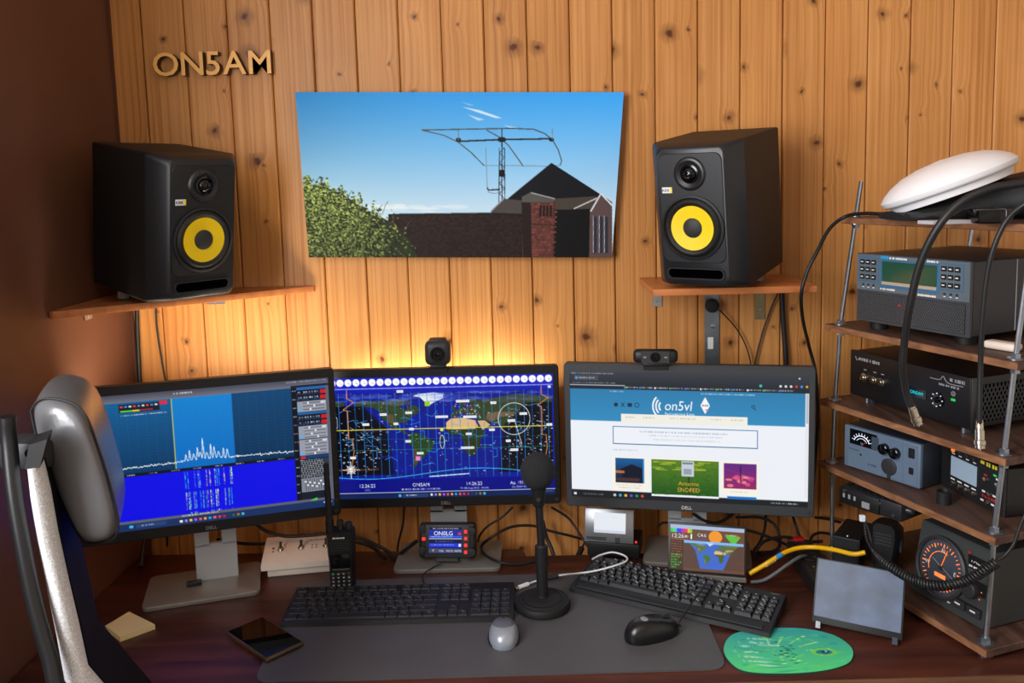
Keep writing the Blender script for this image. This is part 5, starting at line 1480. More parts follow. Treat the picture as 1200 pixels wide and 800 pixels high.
# antenna tuner on the second shelf
t, w, h, d, f = gear('antenna_tuner', 'grey amplifier with green display, key pads and mesh front on the second rack shelf', 'amplifier', ZS[1], (1005, 374), (1136, 396), 0.139, 0.30, 0.018)
PANEL = mat('slate_panel', (92, 104, 112), 0.4, bump=0.03)
B().box((w / 2, d / 2 + 0.003, f + h / 2), (w, d - 0.006, h), 0.0015, 1).out('case', mat('dark_grey_case', (46, 46, 52), 0.4, bump=0.05), t)
B().box((w / 2, 0.001, f + h / 2), (w + 0.002, 0.008, h + 0.002), 0.001, 1).out('front_panel', mat('graphite_panel', (62, 64, 70), 0.45), t)
B().box((w / 2, -0.0035, f + h * .73), (w, 0.002, h * .53), 0.0006, 1).out('control_panel', PANEL, t)
B().box((w * .495, -0.0048, f + h * .735), (w * .525, 0.001, h * .40), 0.0004, 1).out('display_surround', BLUEPAINT, t)
B().box((w * .495, -0.0054, f + h * .745), (w * .49, 0.001, h * .34), 0.0004, 1).out('display', mat('green_lcd', (40, 78, 60), 0.12, spec=0.6), t)
B().box((w * .495, -0.0060, f + h * .60), (w * .49, 0.0006, h * .045)).out('display_rim', mat('lcd_rim', (176, 160, 140), 0.3), t, smooth=0)
for cx in (0.118, 0.855):
    fp = B().box((w * cx, -0.0048, f + h * .775), (w * .20, 0.001, h * .36), 0.0003, 1).out('keypad_frame', BLUEPAINT, t)
    B().box((w * cx, -0.0052, f + h * .775), (w * .185, 0.001, h * .33), 0.0003, 1).out('keypad_plate', PANEL, fp)
    for r_ in range(3):
        for k in range(3):
            kx, kz = w * (cx - 0.055 + .055 * k), f + h * (.885 - .11 * r_)
            kk = B().box((kx, -0.0068, kz), (w * .042, 0.0024, h * .068), 0.0006, 1).out('key', BLACK, t)
            B().box((kx, -0.0082, kz), (w * .022, 0.0004, h * .016)).out('key_print', PAINT, kk, smooth=0)
    for k in range(3):
        B().lathe([(0.0028, 0), (0.0024, 0.0014), (0, 0.0018)], 10, fr(w * (cx - .05 + .05 * k), -0.0045, f + h * .545)).out('indicator_lamp', CHAR, t)
        B().box((w * (cx - .05 + .05 * k), -0.0047, f + h * .51), (0.0045, 0.0006, 0.0018)).out('print_mark', PAINT, t, smooth=0)
dashes(B(), fr(w * .235, -0.0046, f + h * .945), 0.018, 0.0072, 4).out('lettering', mat('cyan_print', (20, 160, 220), 0.5), t, smooth=0)
dashes(dashes(dashes(dashes(B(), fr(w * .315, -0.0046, f + h * .95), 0.042, 0.0042, 5), fr(w * .58, -0.0046, f + h * .95), 0.046, 0.0042, 6), fr(w * .235, -0.0046, f + h * .495), 0.036, 0.0042, 7), fr(w * .58, -0.0046, f + h * .475), 0.040, 0.0042, 8).out('lettering', PAINT, t, smooth=0)
B().box((w * .495, -0.0036, f + h * .235), (w * .955, 0.001, h * .40)).out('grille_backing', mat('grille_dark', (24, 24, 26), 0.8), t, smooth=0)
o = mesh_panel(w * .95, h * .39, Matrix.Translation((w * .02, -0.0042, f + h * .04)), 0.0052, 0.0016, mat('grille_grey', (86, 88, 92), 0.45, 0.3), 'grille', t)
o['kind'] = 'stuff'
B().lathe([(0.003, 0), (0.0024, 0.002), (0, 0.0025)], 12, fr(w * .42, -0.005, f + h * .30)).out('led', REDPAINT, t)
B().box((w + 0.0005, d * .42, f + h / 2), (0.0014, 0.0016, h - 0.004)).out('side_seam', DIMPAINT, t, smooth=0)
feet4(t, w, d, f, 0.018)

# black amplifier on the third shelf
t, w, h, d, f = gear('power_amplifier', 'black amplifier with silver buttons and mesh sides on the third rack shelf', 'amplifier', ZS[2], (998, 461), (1138, 504), 0.097, 0.27, 0.015)
AMP = mat('black_anodised', (20, 20, 22), 0.38)
B().box((w / 2, d / 2 + 0.004, f + h / 2), (w - 0.006, d - 0.008, h - 0.002), 0.0015, 1).out('case', AMP, t)
B().box((w / 2, 0.0, f + h / 2), (w, 0.010, h), 0.002, 2).out('front_panel', AMP, t)
B().box((w - 0.002, 0.004, f + h / 2), (0.006, 0.012, h), 0.002, 2).out('corner_profile', mat('grey_profile', (70, 72, 76), 0.3, 0.6), t)
dashes(B().tube([(w * .05, -0.0052, f + h * .88), (w * .065, -0.0052, f + h * .80), (w * .085, -0.0052, f + h * .85)], 0.0008, 5), fr(w * .085, -0.0052, f + h * .81), 0.062, 0.0066, 9).out('lettering', DIMPAINT, t, smooth=0)
for k, (x, z) in enumerate(((.145, .46), (.235, .46), (.305, .46))):
    bt = B().lathe([(0.0095 - .0015 * (k > 0), 0), (0.0095 - .0015 * (k > 0), 0.004), (0.006, 0.005), (0.006, 0.009), (0.005, 0.010)], 20, fr(w * x, -0.005, f + h * z)).out('push_button', NICKEL, t)
    B().box((w * x, -0.0054, f + h * (z + .17)), (0.008, 0.0005, 0.002)).out('print_mark', DIMPAINT, t, smooth=0)
B().box((w * .60, -0.0056, f + h * .44), (w * .15, 0.001, h * .19), 0.0003, 1).out('display', mat('vfd_black', (6, 10, 18), 0.1), t)
B().text('ON5AM', 0.0066, fr(w * .60, -0.0064, f + h * .41), 0.0003, 'CENTER').out('lettering', mat('cyan_vfd', (20, 150, 160), 0.5, emit=(30, 190, 200), es=0.8), t, smooth=0)
dial = B().lathe([(0.0155, 0), (0.0155, 0.002), (0.012, 0.0025), (0.006, 0.0025), (0.005, 0.008), (0, 0.009)], 28, fr(w * .765, -0.005, f + h * .42)).out('selector_knob', GLOSSBLK, t)
for k in range(8):
    A = k * PI / 4; B().ell((w * .765 + 0.0125 * math.cos(A), -0.0078, f + h * .42 + 0.0125 * math.sin(A)), (0.0016,) * 3, 8, 6).out('marker', PAINT, dial)
B().box((w * .88, -0.0055, f + h * .50), (0.010, 0.0012, 0.005), 0.0005, 1).out('led', GREENLED, t)
B().lathe([(0.005, 0), (0.005, 0.001), (0.004, 0.001), (0.004, 0)], 16, fr(w * .88, -0.005, f + h * .62)).out('power_mark', DIMPAINT, t)
dashes(dashes(B().tube([(w * .70, -0.0052, f + h * .82), (w * .775, -0.0052, f + h * .83), (w * .80, -0.0052, f + h * .91), (w * .84, -0.0052, f + h * .80), (w * .95, -0.0052, f + h * .80)], 0.0009, 5), fr(w * .85, -0.0052, f + h * .84), 0.034, 0.007, 10), fr(w * .77, -0.0052, f + h * .72), 0.046, 0.0044, 11).out('lettering', DIMPAINT, t, smooth=0)
Ms = Matrix.Translation((w - 0.0022, 0.03, f + h * .12)) @ Matrix.Rotation(PI / 2, 4, 'Z')
B().box((w - 0.0026, 0.03 + .105, f + h * .47), (0.0004, 0.21, h * .72)).out('grille_backing', MATS['port_hole'], t, smooth=0)
o = mesh_panel(0.21, h * .70, Ms, 0.0098, 0.0028, mat('mesh_black', (58, 58, 60), 0.4, 0.4), 'side_grille', t)
o['kind'] = 'stuff'
for k in range(2): B().lathe([(0.003, 0), (0.0025, 0.0012)], 10, Matrix.Translation((w - 0.003, 0.018, f + h * (.75 + .12 * k))) @ Matrix.Rotation(PI / 2, 4, 'Y')).out('screw', CHAR, t)
feet4(t, w, d, f, 0.012, mat('foot_grey', (40, 44, 52), 0.3))
for x in (0.03, w - 0.03): B().lathe([(0.005, 0.0), (0.005, f)], 12, Matrix.Translation((x, 0.016, 0))).out('foot_stud', STEEL, t)

# blue-grey power supply with meter on the fourth shelf
t, w, h, d, f = gear('bench_power_supply', 'blue grey power supply with analogue meter on the fourth rack shelf', 'power supply', ZS[3], (991, 544), (1080, 573), 0.0905, 0.13, 0.003)
BG = mat('blue_grey_front', (98, 116, 138), 0.45); BG2 = mat('blue_grey_dark', (64, 76, 92), 0.45)
B().box((w / 2, d / 2 + 0.004, f + h / 2), (w, d, h), 0.002, 2).out('case', mat('dark_blue_case', (38, 42, 50), 0.45), t)
B().box((w / 2, 0.0, f + h / 2), (w, 0.012, h), 0.003, 2).out('front_panel', BG, t)
for c_, s_ in (((.29, .27), (.46, .50)), ((.66, .75), (.26, .42)), ((.66, .28), (.26, .44)), ((.885, .73), (.16, .42)), ((.885, .28), (.16, .46))):
    B().box((w * c_[0], -0.0062, f + h * c_[1]), (w * s_[0], 0.0014, h * s_[1]), 0.0006, 1).out('panel_field', BG, t)
B().box((w * .265, -0.0062, f + h * .76), (w * .37, 0.0016, h * .36), 0.0006, 1).out('meter_window', mat('meter_black', (14, 15, 18), 0.15), t)
mt2 = B()
cx, cz = w * .25, f + h * .62
mt2.tube([(cx + 0.020 * math.cos(A), -0.0074, cz + 0.0185 * math.sin(A)) for A in [R(20 + 14 * k) for k in range(11)]], 0.0010, 6)
for k in range(9):
    A = R(22 + 17 * k); mt2.cyl((cx + 0.0215 * math.cos(A), -0.0074, cz + 0.020 * math.sin(A)), (cx + 0.0262 * math.cos(A), -0.0074, cz + 0.0245 * math.sin(A)), 0.0006, n=6)
mt2.tube([(cx + 0.014 * math.cos(A), -0.0074, cz + 0.013 * math.sin(A)) for A in [R(30 + 12 * k) for k in range(11)]], 0.0006, 6)
mt2.out('meter_scale', mat('meter_white', (230, 236, 245), 0.5, emit=(200, 220, 255), es=0.5), t)
B().cyl((cx, -0.0076, cz - 0.002), (cx + 0.013, -0.0076, cz + 0.010), 0.0008, n=6).out('needle', REDPAINT, t)
B().ell((cx, -0.0074, cz + 0.002), (0.003, 0.001, 0.003), 12, 8).out('meter_pivot', BLUEPAINT, t)
B().box((w * .425, -0.0066, f + h * .74), (w * .09, 0.0016, h * .30), 0.0005, 1).out('meter_cover', BG2, t)
for x, z in ((.56, .69), (.70, .66)): B().lathe([(0.0115, 0), (0.011, 0.010), (0.0085, 0.0115), (0, 0.012)], 20, fr(w * x, -0.0065, f + h * z)).out('knob', GLOSSBLK, t)
B().lathe([(0.0175, 0), (0.0175, 0.003), (0.015, 0.004), (0.006, 0.004), (0, 0.0035)], 28, fr(w * .62, -0.0065, f + h * .30)).out('lighter_socket', CHAR, t)
B().box((w * .62, -0.0085, f + h * .08), (0.007, 0.004, 0.010), 0.001, 1).out('socket_tab', CHAR, t)
for z, s_ in ((.76, (.075, .22)), (.36, (.055, .15))): B().box((w * .895, -0.0075, f + h * z), (w * s_[0], 0.003, h * s_[1]), 0.001, 1).out('switch', BLACK, t)
B().lathe([(0.0024, 0), (0.002, 0.002)], 10, fr(w * .24, -0.0066, f + h * .38)).out('jack', BLACK, t)
dashes(dashes(B(), fr(w * .34, -0.0068, f + h * .18), 0.020, 0.0046, 12), fr(w * .08, -0.0068, f + h * .44), 0.026, 0.0034, 13).out('lettering', BG2, t, smooth=0)
for x in (.02, w - .02):
    for y in (.02, d - .02): B().lathe([(0.008, 0.0), (0.008, 0.004)], 12, Matrix.Translation((x, y, 0))).out('foot', RUBBER, t)

# antenna controller right of it
t, w, h, d, f = gear('antenna_controller', 'black antenna controller with pale grey screen and many small buttons on the fourth shelf', 'controller', ZS[3], (1104, 568), (1177, 606), 0.089, 0.13, 0.003)
B().box((w / 2, d / 2 + 0.003, f + h / 2), (w, d, h), 0.001, 1).out('case', AMP, t)
B().box((w / 2, 0.0, f + h / 2), (w + 0.002, 0.005, h + 0.001), 0.001, 1).out('front_panel', mat('black_silk', (24, 24, 26), 0.5), t)
B().box((w * .38, -0.0032, f + h * .57), (w * .42, 0.002, h * .44), 0.0005, 1).out('screen', mat('pale_lcd', (150, 168, 186), 0.3, emit=(150, 170, 190), es=0.15), t)
for k in range(4):
    x = w * (.20 + .115 * k)
    B().lathe([(0.0042, 0), (0.004, 0.003), (0, 0.0035)], 12, fr(x, -0.0025, f + h * .93)).out('led', ORANGELED if k == 0 else CHAR, t)
    B().box((x, -0.0027, f + h * .85), (0.008, 0.0005, 0.002)).out('print_mark', PAINT, t, smooth=0)
    B().lathe([(0.0052, 0), (0.005, 0.004), (0, 0.0048)], 14, fr(x, -0.0025, f + h * .17)).out('push_button', NICKEL, t)
    B().box((x, -0.0027, f + h * .275), (0.012, 0.0005, 0.0028)).out('print_mark', PAINT, t, smooth=0)
for x, z in ((.72, .60), (.90, .60), (.78, .32), (.76, .14), (.90, .08)): B().lathe([(0.0052, 0), (0.005, 0.004), (0, 0.0048)], 14, fr(w * x, -0.0025, f + h * z)).out('push_button', NICKEL, t)
for x, z, m in ((.72, .70, REDPAINT), (.90, .72, PAINT), (.86, .78, GREENLED), (.95, .78, REDPAINT), (.70, .34, PAINT), (.86, .34, PAINT), (.68, .14, PAINT), (.84, .14, PAINT)): B().box((w * x, -0.0027, f + h * z), (0.008, 0.0006, 0.0035)).out('print_mark', m, t, smooth=0)
dashes(B(), fr(w * .68, -0.0027, f + h * .215), 0.034, 0.0055, 14).out('lettering', REDPAINT, t, smooth=0)
dashes(B(), fr(w * .64, -0.0027, f + h * .90), 0.050, 0.0078, 15).out('lettering', mat('yellow_print', (224, 208, 40), 0.5), t, smooth=0)
for x in (.02, w - .02):
    for y in (.02, d - .02): B().lathe([(0.008, 0.0), (0.008, 0.004)], 12, Matrix.Translation((x, y, 0))).out('foot', RUBBER, t)
cp = D(1100, 585, ZS[3])
o = B().lathe([(0.0135, 0), (0.0135, 0.024), (0.0115, 0.025), (0.0105, 0.018), (0, 0.017)], 24).out('round_cap', RUBBER, None, (cp.x, cp.y - 0.02, ZS[3]))
tag(o, 'small black round cap lying between power supply and antenna controller', 'cap')

# rotator controller on the bottom shelf
t, w, h, d, f = gear('rotator_controller', 'dark grey antenna rotator controller with round glowing compass dial on the bottom rack shelf', 'controller', ZS[4], (1068, 690), (1152, 738), 0.140, 0.20, 0.004)
GG = mat('dark_olive_plastic', (52, 54, 54), 0.5, bump=0.08)
lean = 0.022
B().loft([[Vector((x, y, z)) for y, z in ((0, f), (lean, f + h - .006), (lean + .005, f + h), (d, f + h), (d, f))] for x in (0, w)]).out('case', GG, t)
La = math.atan2(lean, h)
def rf(x, z, o_=0.0): return Matrix.Translation((x, lean * z / h - o_, f + z)) @ Matrix.Rotation(-La, 4, 'X') @ FRONT
dial = B().lathe([(0.060, 0), (0.060, 0.007), (0.056, 0.009), (0.053, 0.006), (0.053, 0.002)], 48, rf(w * .375, h * .50)).out('compass_dial', CHAR, t)
B().lathe([(0.053, 0.002), (0, 0.0022)], 48, rf(w * .375, h * .50)).out('dial_face', mat('dial_slate', (60, 66, 76), 0.5), dial)
OR = mat('orange_backlit', (230, 110, 60), 0.5, emit=(255, 130, 60), es=1.0)
dm = B()
Md = rf(w * .375, h * .50, 0.0)
for k in range(36):
    A = k * PI / 18; r0 = 0.041 if k % 3 else 0.038
    dm.cyl(Md @ Vector((r0 * math.cos(A), r0 * math.sin(A), 0.003)), Md @ Vector((0.0455 * math.cos(A), 0.0455 * math.sin(A), 0.003)), 0.0006 if k % 3 else 0.0010, n=6)
dm.tube([Md @ Vector((0.030 * math.cos(A), 0.030 * math.sin(A), 0.003)) for A in [R(70 + 12 * k) for k in range(12)]], 0.0006, 6)
dm.out('dial_marks', OR, dial)
for s_, A in (('N', 90), ('E', 0), ('S', 270), ('W', 180)):
    B().text(s_, 0.008, Md @ Matrix.Translation((0.033 * math.cos(R(A)), 0.033 * math.sin(R(A)) - 0.004, 0.003)), 0.0004, 'CENTER').out('lettering', PAINT, dial, smooth=0)
B().box(Md @ Vector((0, -0.016, 0.003)), (0.026, 0.0012, 0.008), 0.0004, 1).out('dial_plate', OR, dial)
B().cyl(Md @ Vector((0, 0, 0.004)), Md @ Vector((0.010, 0.036, 0.004)), 0.0008, n=6).out('needle', ORANGELED, dial)
B().cyl(Md @ Vector((-0.022, 0.012, 0.004)), Md @ Vector((0.030, -0.010, 0.004)), 0.0007, n=6).out('needle', DIMPAINT, dial)
B().lathe([(0.0045, 0.002), (0.004, 0.0065)], 14, Md).out('hub', CHAR, dial)
B().box(rf(w * .83, h * .76) @ Vector((0, 0, 0.0006)), (w * .27, 0.0014, h * .20), 0.0006, 1).out('name_plate', BLACK, t)
B().text('YAESU', 0.0088, rf(w * .83, h * .77, 0.0016), 0.0004, 'CENTER').out('lettering', PAINT, t, smooth=0)
dashes(B(), rf(w * .72, h * .70, 0.0016), 0.034, 0.0042, 16).out('print_mark', PAINT, t, smooth=0)
B().box(rf(w * .70, h * .86) @ Vector((0, 0, 0.0005)), (0.006, 0.0014, 0.008), 0.0005, 1).out('led', REDPAINT, t)
B().box(rf(w * .84, h * .45) @ Vector((0, 0, 0.0005)), (w * .26, 0.0014, h * .24), 0.0006, 1).out('knob_field', BLACK, t)
B().lathe([(0.0155, 0), (0.015, 0.011), (0.013, 0.013), (0, 0.0135)], 24, rf(w * .80, h * .42, 0.0008)).out('speed_knob', CHAR, t)
for k in range(7):
    A = R(210 - 40 * k); M = rf(w * .80, h * .42, 0.0015)
    B().ell(M @ Vector((0.021 * math.cos(A), 0.021 * math.sin(A), 0)), (0.0011,) * 3, 6, 5).out('marker', OR if k > 4 else PAINT, t)
B().box(rf(w * .76, h * .15) @ Vector((0, 0, 0.0004)), (w * .40, 0.0012, h * .16), 0.0004, 1).out('switch_field', BLACK, t)
for x in (.66, .86):
    kk = B().box(rf(w * x, h * .15) @ Vector((0, 0, 0.002)), (w * .17, 0.004, h * .12), 0.001, 1).out('rocker_switch', CHAR, t)
    B().box(rf(w * x, h * .16) @ Vector((0, 0, 0.0044)), (0.012, 0.0006, 0.003)).out('print_mark', PAINT, kk, smooth=0)
for x in (.46, .53): B().box(rf(w * x, h * .10) @ Vector((0, 0, 0.0004)), (0.006, 0.0008, 0.0025)).out('print_mark', PAINT, t, smooth=0)
for x in (.02, w - .02):
    for y in (.02, d - .02): B().lathe([(0.008, 0.0), (0.008, 0.005)], 12, Matrix.Translation((x, y, 0))).out('foot', RUBBER, t)

# transceiver body hung below the fourth shelf
zt = ZS[3] - TH
a, b = D(984, 588, zt - .047), D(1056, 613, zt - .047)
v = b - a
t = thing('car_radio', 'black car radio hung below the fourth rack shelf', 'radio', (a.x, a.y, zt - .046), math.atan2(v.y, v.x))
w = v.length; n_ = 0.13; h = 0.036
B().box((w / 2, n_ / 2, h / 2), (w, n_, h), 0.003, 2).out('body', mat('black_die_cast', (40, 41, 44), 0.45, 0.3), t)
B().box((w * .34, -0.002, h / 2), (w * .66, 0.006, h * .94), 0.002, 2).out('front_panel', BLACK, t)
for k in range(8): B().box((w * (.1 + .115 * k), n_ * .5, h + .0006), (0.004, n_ * .9, 0.0026)).out('heat_sink_fin', MATS['black_die_cast'], t, smooth=0)
for k in range(3): B().box((w * (.10 + .09 * k), -0.0056, h * .55), (0.005, 0.001, 0.009)).out('print_mark', DIMPAINT, t, smooth=0)
B().box((w * .47, -0.0066, h * .38), (0.018, 0.004, 0.013), 0.001, 1).out('modular_jack', DIMPAINT, t)
for x, z in ((.67, .72), (.88, .28), (.10, .82)): B().lathe([(0.003, 0), (0.0025, 0.002), (0, 0.0024)], 10, fr(w * x, -0.0005 if x > .6 else -0.005, h * z)).out('screw', STEEL, t)
B().cyl((w, 0.02, h * .6), (w + 0.012, 0.02, h * .6), 0.006).out('mount_screw', STEEL, t)
for x in (.2, .8): B().box((w * x, n_ / 2, h + 0.0055), (0.012, n_ * .7, 0.0085)).out('hanger', BLACK, t, smooth=0)

# hand microphone and its coiled cord
hm = D(1036, 672, ZS[4])
t = thing('hand_microphone', 'black hand microphone standing behind the tablet display', 'microphone', (hm.x + 0.012, hm.y + 0.02, ZS[4] + .0005), R(-40))
B().loft([[Vector((x * sx, y, z)) for x, y in ((-.5, -.010), (-.36, -.020), (.36, -.020), (.5, -.010), (.5, .012), (.34, .022), (-.34, .022), (-.5, .012))] for sx, z in ((.036, 0), (.044, .006), (.050, .04), (.062, .075), (.060, .095), (.040, .104))]).out('body', BLACK, t)
for k in range(4): B().box((0, -0.0205, 0.062 + k * 0.007), (0.034, 0.002, 0.003)).out('speaker_slot', CHAR, t, smooth=0)
B().box((0.030, 0.0, 0.06), (0.006, 0.014, 0.03), 0.002, 1).out('talk_button', CHAR, t)

def cable(name, label, pts, r, m, cat='cable', n=8, group=None):
    P = [W(*p) if not isinstance(p, Vector) else p for p in pts]
    o = B().tube(P, r, n).out(name, m, None, smooth=60)
    # origin at the start of the cable
    off = P[0]
    o.data.transform(Matrix.Translation(-off)); o.location = off
    return tag(o, label, cat, group)
CBL = mat('black_cable', (20, 20, 22), 0.5)
GCBL = mat('grey_cable', (92, 94, 98), 0.5)
# coil
path = [W(*p) for p in ((1013, 612, 1.60), (1016, 632, 1.58), (1026, 648, 1.54), (1044, 664, 1.50), (1070, 679, 1.46), (1100, 686, 1.42), (1130, 681, 1.40), (1152, 669, 1.385), (1169, 658, 1.375))]
tb = []
E_ = [path[0] * 2 - path[1]] + path + [path[-1] * 2 - path[-2]]
for i in range(1, len(E_) - 2):
    p0, p1, p2, p3 = E_[i - 1:i + 3]
    for k in range(60):
        q_ = k / 60; tb.append(0.5 * ((2 * p1) + (p2 - p0) * q_ + (2 * p0 - 5 * p1 + 4 * p2 - p3) * q_ * q_ + (3 * p1 - p0 - 3 * p2 + p3) * q_ ** 3))
hel = []
ln_ = 0.0; nrm = Vector((0, 0, 1))
for i in range(len(tb) - 1):
    tg = (tb[i + 1] - tb[i]); ln_ += tg.length; tg.normalize()
    nrm = (nrm - tg * nrm.dot(tg)).normalized(); bn = tg.cross(nrm)
    A = ln_ / 0.0056 * 2 * PI
    fade = min(1.0, max(0.05, (ln_ - 0.05) / 0.05))
    hel.append(tb[i] + (nrm * math.cos(A) + bn * math.sin(A)) * 0.0070 * fade)
# resample densely enough for the turns
H2 = []
for i in range(len(hel) - 1): H2.append(hel[i])
o = B().tube(H2, 0.0024, 6, smooth=3).out('coiled_cord', CBL, None, smooth=60)
o.data.transform(Matrix.Translation(-path[0])); o.location = path[0]
tag(o, 'black coiled microphone cord hanging in front of the compass dial', 'cord')
cable('thin_lead', 'thin black lead running up right from the end of the coiled cord', [(1169, 656, 1.372), (1178, 650, 1.372), (1188, 637, 1.37), (1196, 615, 1.37), (1203, 600, 1.37), (1215, 575, 1.38)], 0.0028, CBL)
sl_ = cable('white_plug_lead', 'short black lead ending in a small white plug by the hung radio', [(1013, 609, 1.58), (1018, 622, 1.575), (1022, 640, 1.57), (1026, 660, 1.58)], 0.0028, CBL)
pw = W(1010.5, 607, 1.58)
B().box((0, 0, 0), (0.010, 0.008, 0.012), 0.001, 1).out('plug', mat('white_blue_plug', (220, 232, 245), 0.3), sl_, pw - sl_.location)

# ------------------------------------------------------------------ things on top of the rack
ZT = ZS[0]
# white dome with its rim, leaning on a black bag
Lp_, Rp_ = W(1036, 236, 1.64), W(1182, 181, 1.64)
ax = (Rp_ - Lp_); Ld = ax.length / 2
mid = (Lp_ + Rp_) / 2
t = thing('domed_lid', 'white domed plastic lid leaning on a black bag on top of the rack', 'lid', mid, (R(-7), -math.atan2(ax.z, ax.x), 0))
WD = mat('satin_white', (244, 242, 244), 0.35)
prof = [(0.02, 0.036), (0.35, 0.033), (0.6, 0.026), (0.8, 0.015), (0.93, 0.004), (1.0, -0.006), (0.985, -0.014), (0.95, -0.018)]
B().lathe([(1e-4, 0.0365)] + [(r_ * Ld, z) for r_, z in prof], 64).out('dome', WD, t, smooth=50)
B().lathe([(0.93 * Ld, -0.015), (0.89 * Ld, -0.021), (0.87 * Ld, -0.031), (0.82 * Ld, -0.032), (0.82 * Ld, -0.018)], 64).out('rim', WD, t)
# black bag
bp0, bp1 = W(1050, 253, 1.66), W(1230, 222, 1.66)
rings = []
for k in range(15):
    f_ = k / 14
    u_ = 1054 + f_ * 190
    topv = max(253 - (u_ - 1056) * .33, 199)
    pt_, pb_ = W(u_, min(topv, 250), 1.60), W(u_, 254, 1.60)
    zt_, zb_ = pt_.z, ZT + 0.001
    ring = []
    for q_ in range(16):
        A = 2 * PI * q_ / 16
        cy = 0.10 * math.cos(A) * (0.8 + .2 * math.sin(f_ * 9))
        zz = (zt_ + zb_) / 2 + (zt_ - zb_) / 2 * math.copysign(abs(math.sin(A)) ** .7, math.sin(A))
        zz += 0.004 * math.sin(q_ * 2.3 + k * 1.9) if math.sin(A) > 0 else 0
        ring.append(Vector((pt_.x + 0.004 * math.sin(q_ * 1.7 + k), 1.62 + cy, max(zz, ZT + .0008))))
    rings.append(ring)
bo = B().loft(rings).out('fabric_bag', mat('black_nylon', (30, 31, 34), 0.65, bump=0.5, bscale=60), None, smooth=50)
tag(bo, 'crumpled black fabric bag under the white dome on the rack top', 'bag')
# papers, hard disk box
pq = W(1106, 250, 1.50)
o = B().prism([(0, 0), (0.075, 0.01), (0.065, 0.04), (-0.01, 0.035)], 0, 0.006).out('paper_stack', mat('grey_paper', (172, 168, 174), 0.8), None, (W(1100, 252, 1.47).x - 0.012, 1.465, ZT + 0.0005))
tag(o, 'stack of grey papers beside the small black box on the rack top', 'papers')
hb = W(1166, 254, 1.44)
t = thing('adapter_box', 'small black adapter box with silver bands on the rack top', 'adapter', (hb.x, 1.435, ZT + 0.0005), R(-8))
B().box((0, 0.03, 0.0125), (0.056, 0.055, 0.024), 0.003, 2).out('case', GLOSSBLK, t)
for x in (0.016, ): B().box((x, 0.03, 0.0125), (0.006, 0.0562, 0.0252), 0.003, 1).out('silver_band', STEEL, t)
wp = D(1175, 410, ZS[1])
o = B().box((0, 0, 0.008), (0.060, 0.028, 0.015), 0.006, 3).out('white_block', mat('ivory_plastic', (236, 218, 202), 0.4), None, (wp.x, wp.y, ZS[1] + 0.0003), (0, 0, R(-60)))
tag(o, 'small ivory bar shaped block beside the grey amplifier', 'block')

# ------------------------------------------------------------------ coax cables hanging before the rack
def coax_end(parent, p, d, s=1.0):
    d = d.normalized()
    M = Matrix.Translation(p - parent.location) @ d.to_track_quat('Z', 'Y').to_matrix().to_4x4()
    pl = B().lathe([(0.0045, -0.016), (0.0055, -0.014), (0.0062, 0), (0.0072, 0.001), (0.0072, 0.016), (0.0088, 0.017), (0.0088, 0.024), (0.0075, 0.025), (0.0075, 0.030), (0.006, 0.030), (0.006, 0.024)], 20, M).out('coax_plug', NICKEL, parent)
    B().lathe([(0.0014, 0.020), (0.0014, 0.033), (0, 0.034)], 8, M).out('center_pin', NICKEL, pl)
c1 = cable('coax_cable', 'thick black coax cable looping down before the amplifiers', [(1230, 205, 1.30), (1200, 214, 1.31), (1160, 221, 1.32), (1125, 238, 1.33), (1098, 268, 1.34), (1078, 310, 1.36), (1066, 360, 1.38), (1060, 400, 1.40), (1058, 430, 1.41), (1062, 458, 1.42), (1068, 476, 1.42)], 0.0062, CBL, n=12)
coax_end(c1, W(1069, 478, 1.42), W(1076, 497, 1.415) - W(1069, 478, 1.42))
c2 = cable('coax_cable', 'thinner black coax cable hanging straight at the right of the rack', [(1235, 222, 1.26), (1203, 238, 1.28), (1180, 258, 1.30), (1164, 292, 1.31), (1156, 330, 1.32), (1151, 380, 1.33), (1149, 430, 1.34), (1148, 480, 1.34), (1148, 500, 1.34)], 0.0042, CBL, n=12)
coax_end(c2, W(1148, 503, 1.34), W(1148.5, 525, 1.335) - W(1148, 503, 1.34))

# ------------------------------------------------------------------ cables on the wall and behind the desk
cable('rack_lead', 'black lead from the rack top dropping past the right wall shelf', [W(1062, 254, 1.60) + Vector((0, 0, .004)), (1040, 251, 1.68), (1012, 250, 1.74), (990, 254, 1.79), (972, 268, 1.78), (958, 294, 1.755), (946, 318, 1.752), (939, 345, 1.755), (941, 375, 1.82), (948, 405, 1.94), (956, 440, 1.95), (958, 500, 1.95), (950, 600, 1.95)], 0.0038, CBL)
cable('speaker_lead', 'thick black lead below the right wall shelf', [(916, 342, 1.985), (918, 380, 1.988), (921, 430, 1.988), (920, 520, 1.988)], 0.0062, CBL)
cable('shelf_lead', 'thin black lead slanting below the right wall shelf', [(912, 342, 1.985), (902, 365, 1.99), (892, 395, 1.99), (884, 430, 1.99), (876, 480, 1.99)], 0.002, CBL)
rl = thing('steel_rail', 'perforated steel rail on the boards below the right wall shelf', 'rail', (W(834, 400, WALL_Y).x, WALL_Y - 0.001, 0.8))
zt2 = ST - 0.0146 - 0.8
B().box((0, -0.002, zt2 / 2), (0.034, 0.004, zt2), 0.0006, 1).out('bar', mat('galvanised', (136, 146, 156), 0.4, 0.8, var=0.15, scale=40), rl)
for z in (zt2 - 0.012, zt2 - 0.105): B().lathe([(0.0055, 0), (0.005, 0.002), (0, 0.0026)], 12, fr(0.002, -0.004, z)).out('bolt', STEEL, rl)
B().box((-0.004, -0.0044, zt2 - 0.145), (0.013, 0.0006, 0.028)).out('sticker', WHITE, rl, smooth=0)
mb = W(834.5, 358, 1.975)
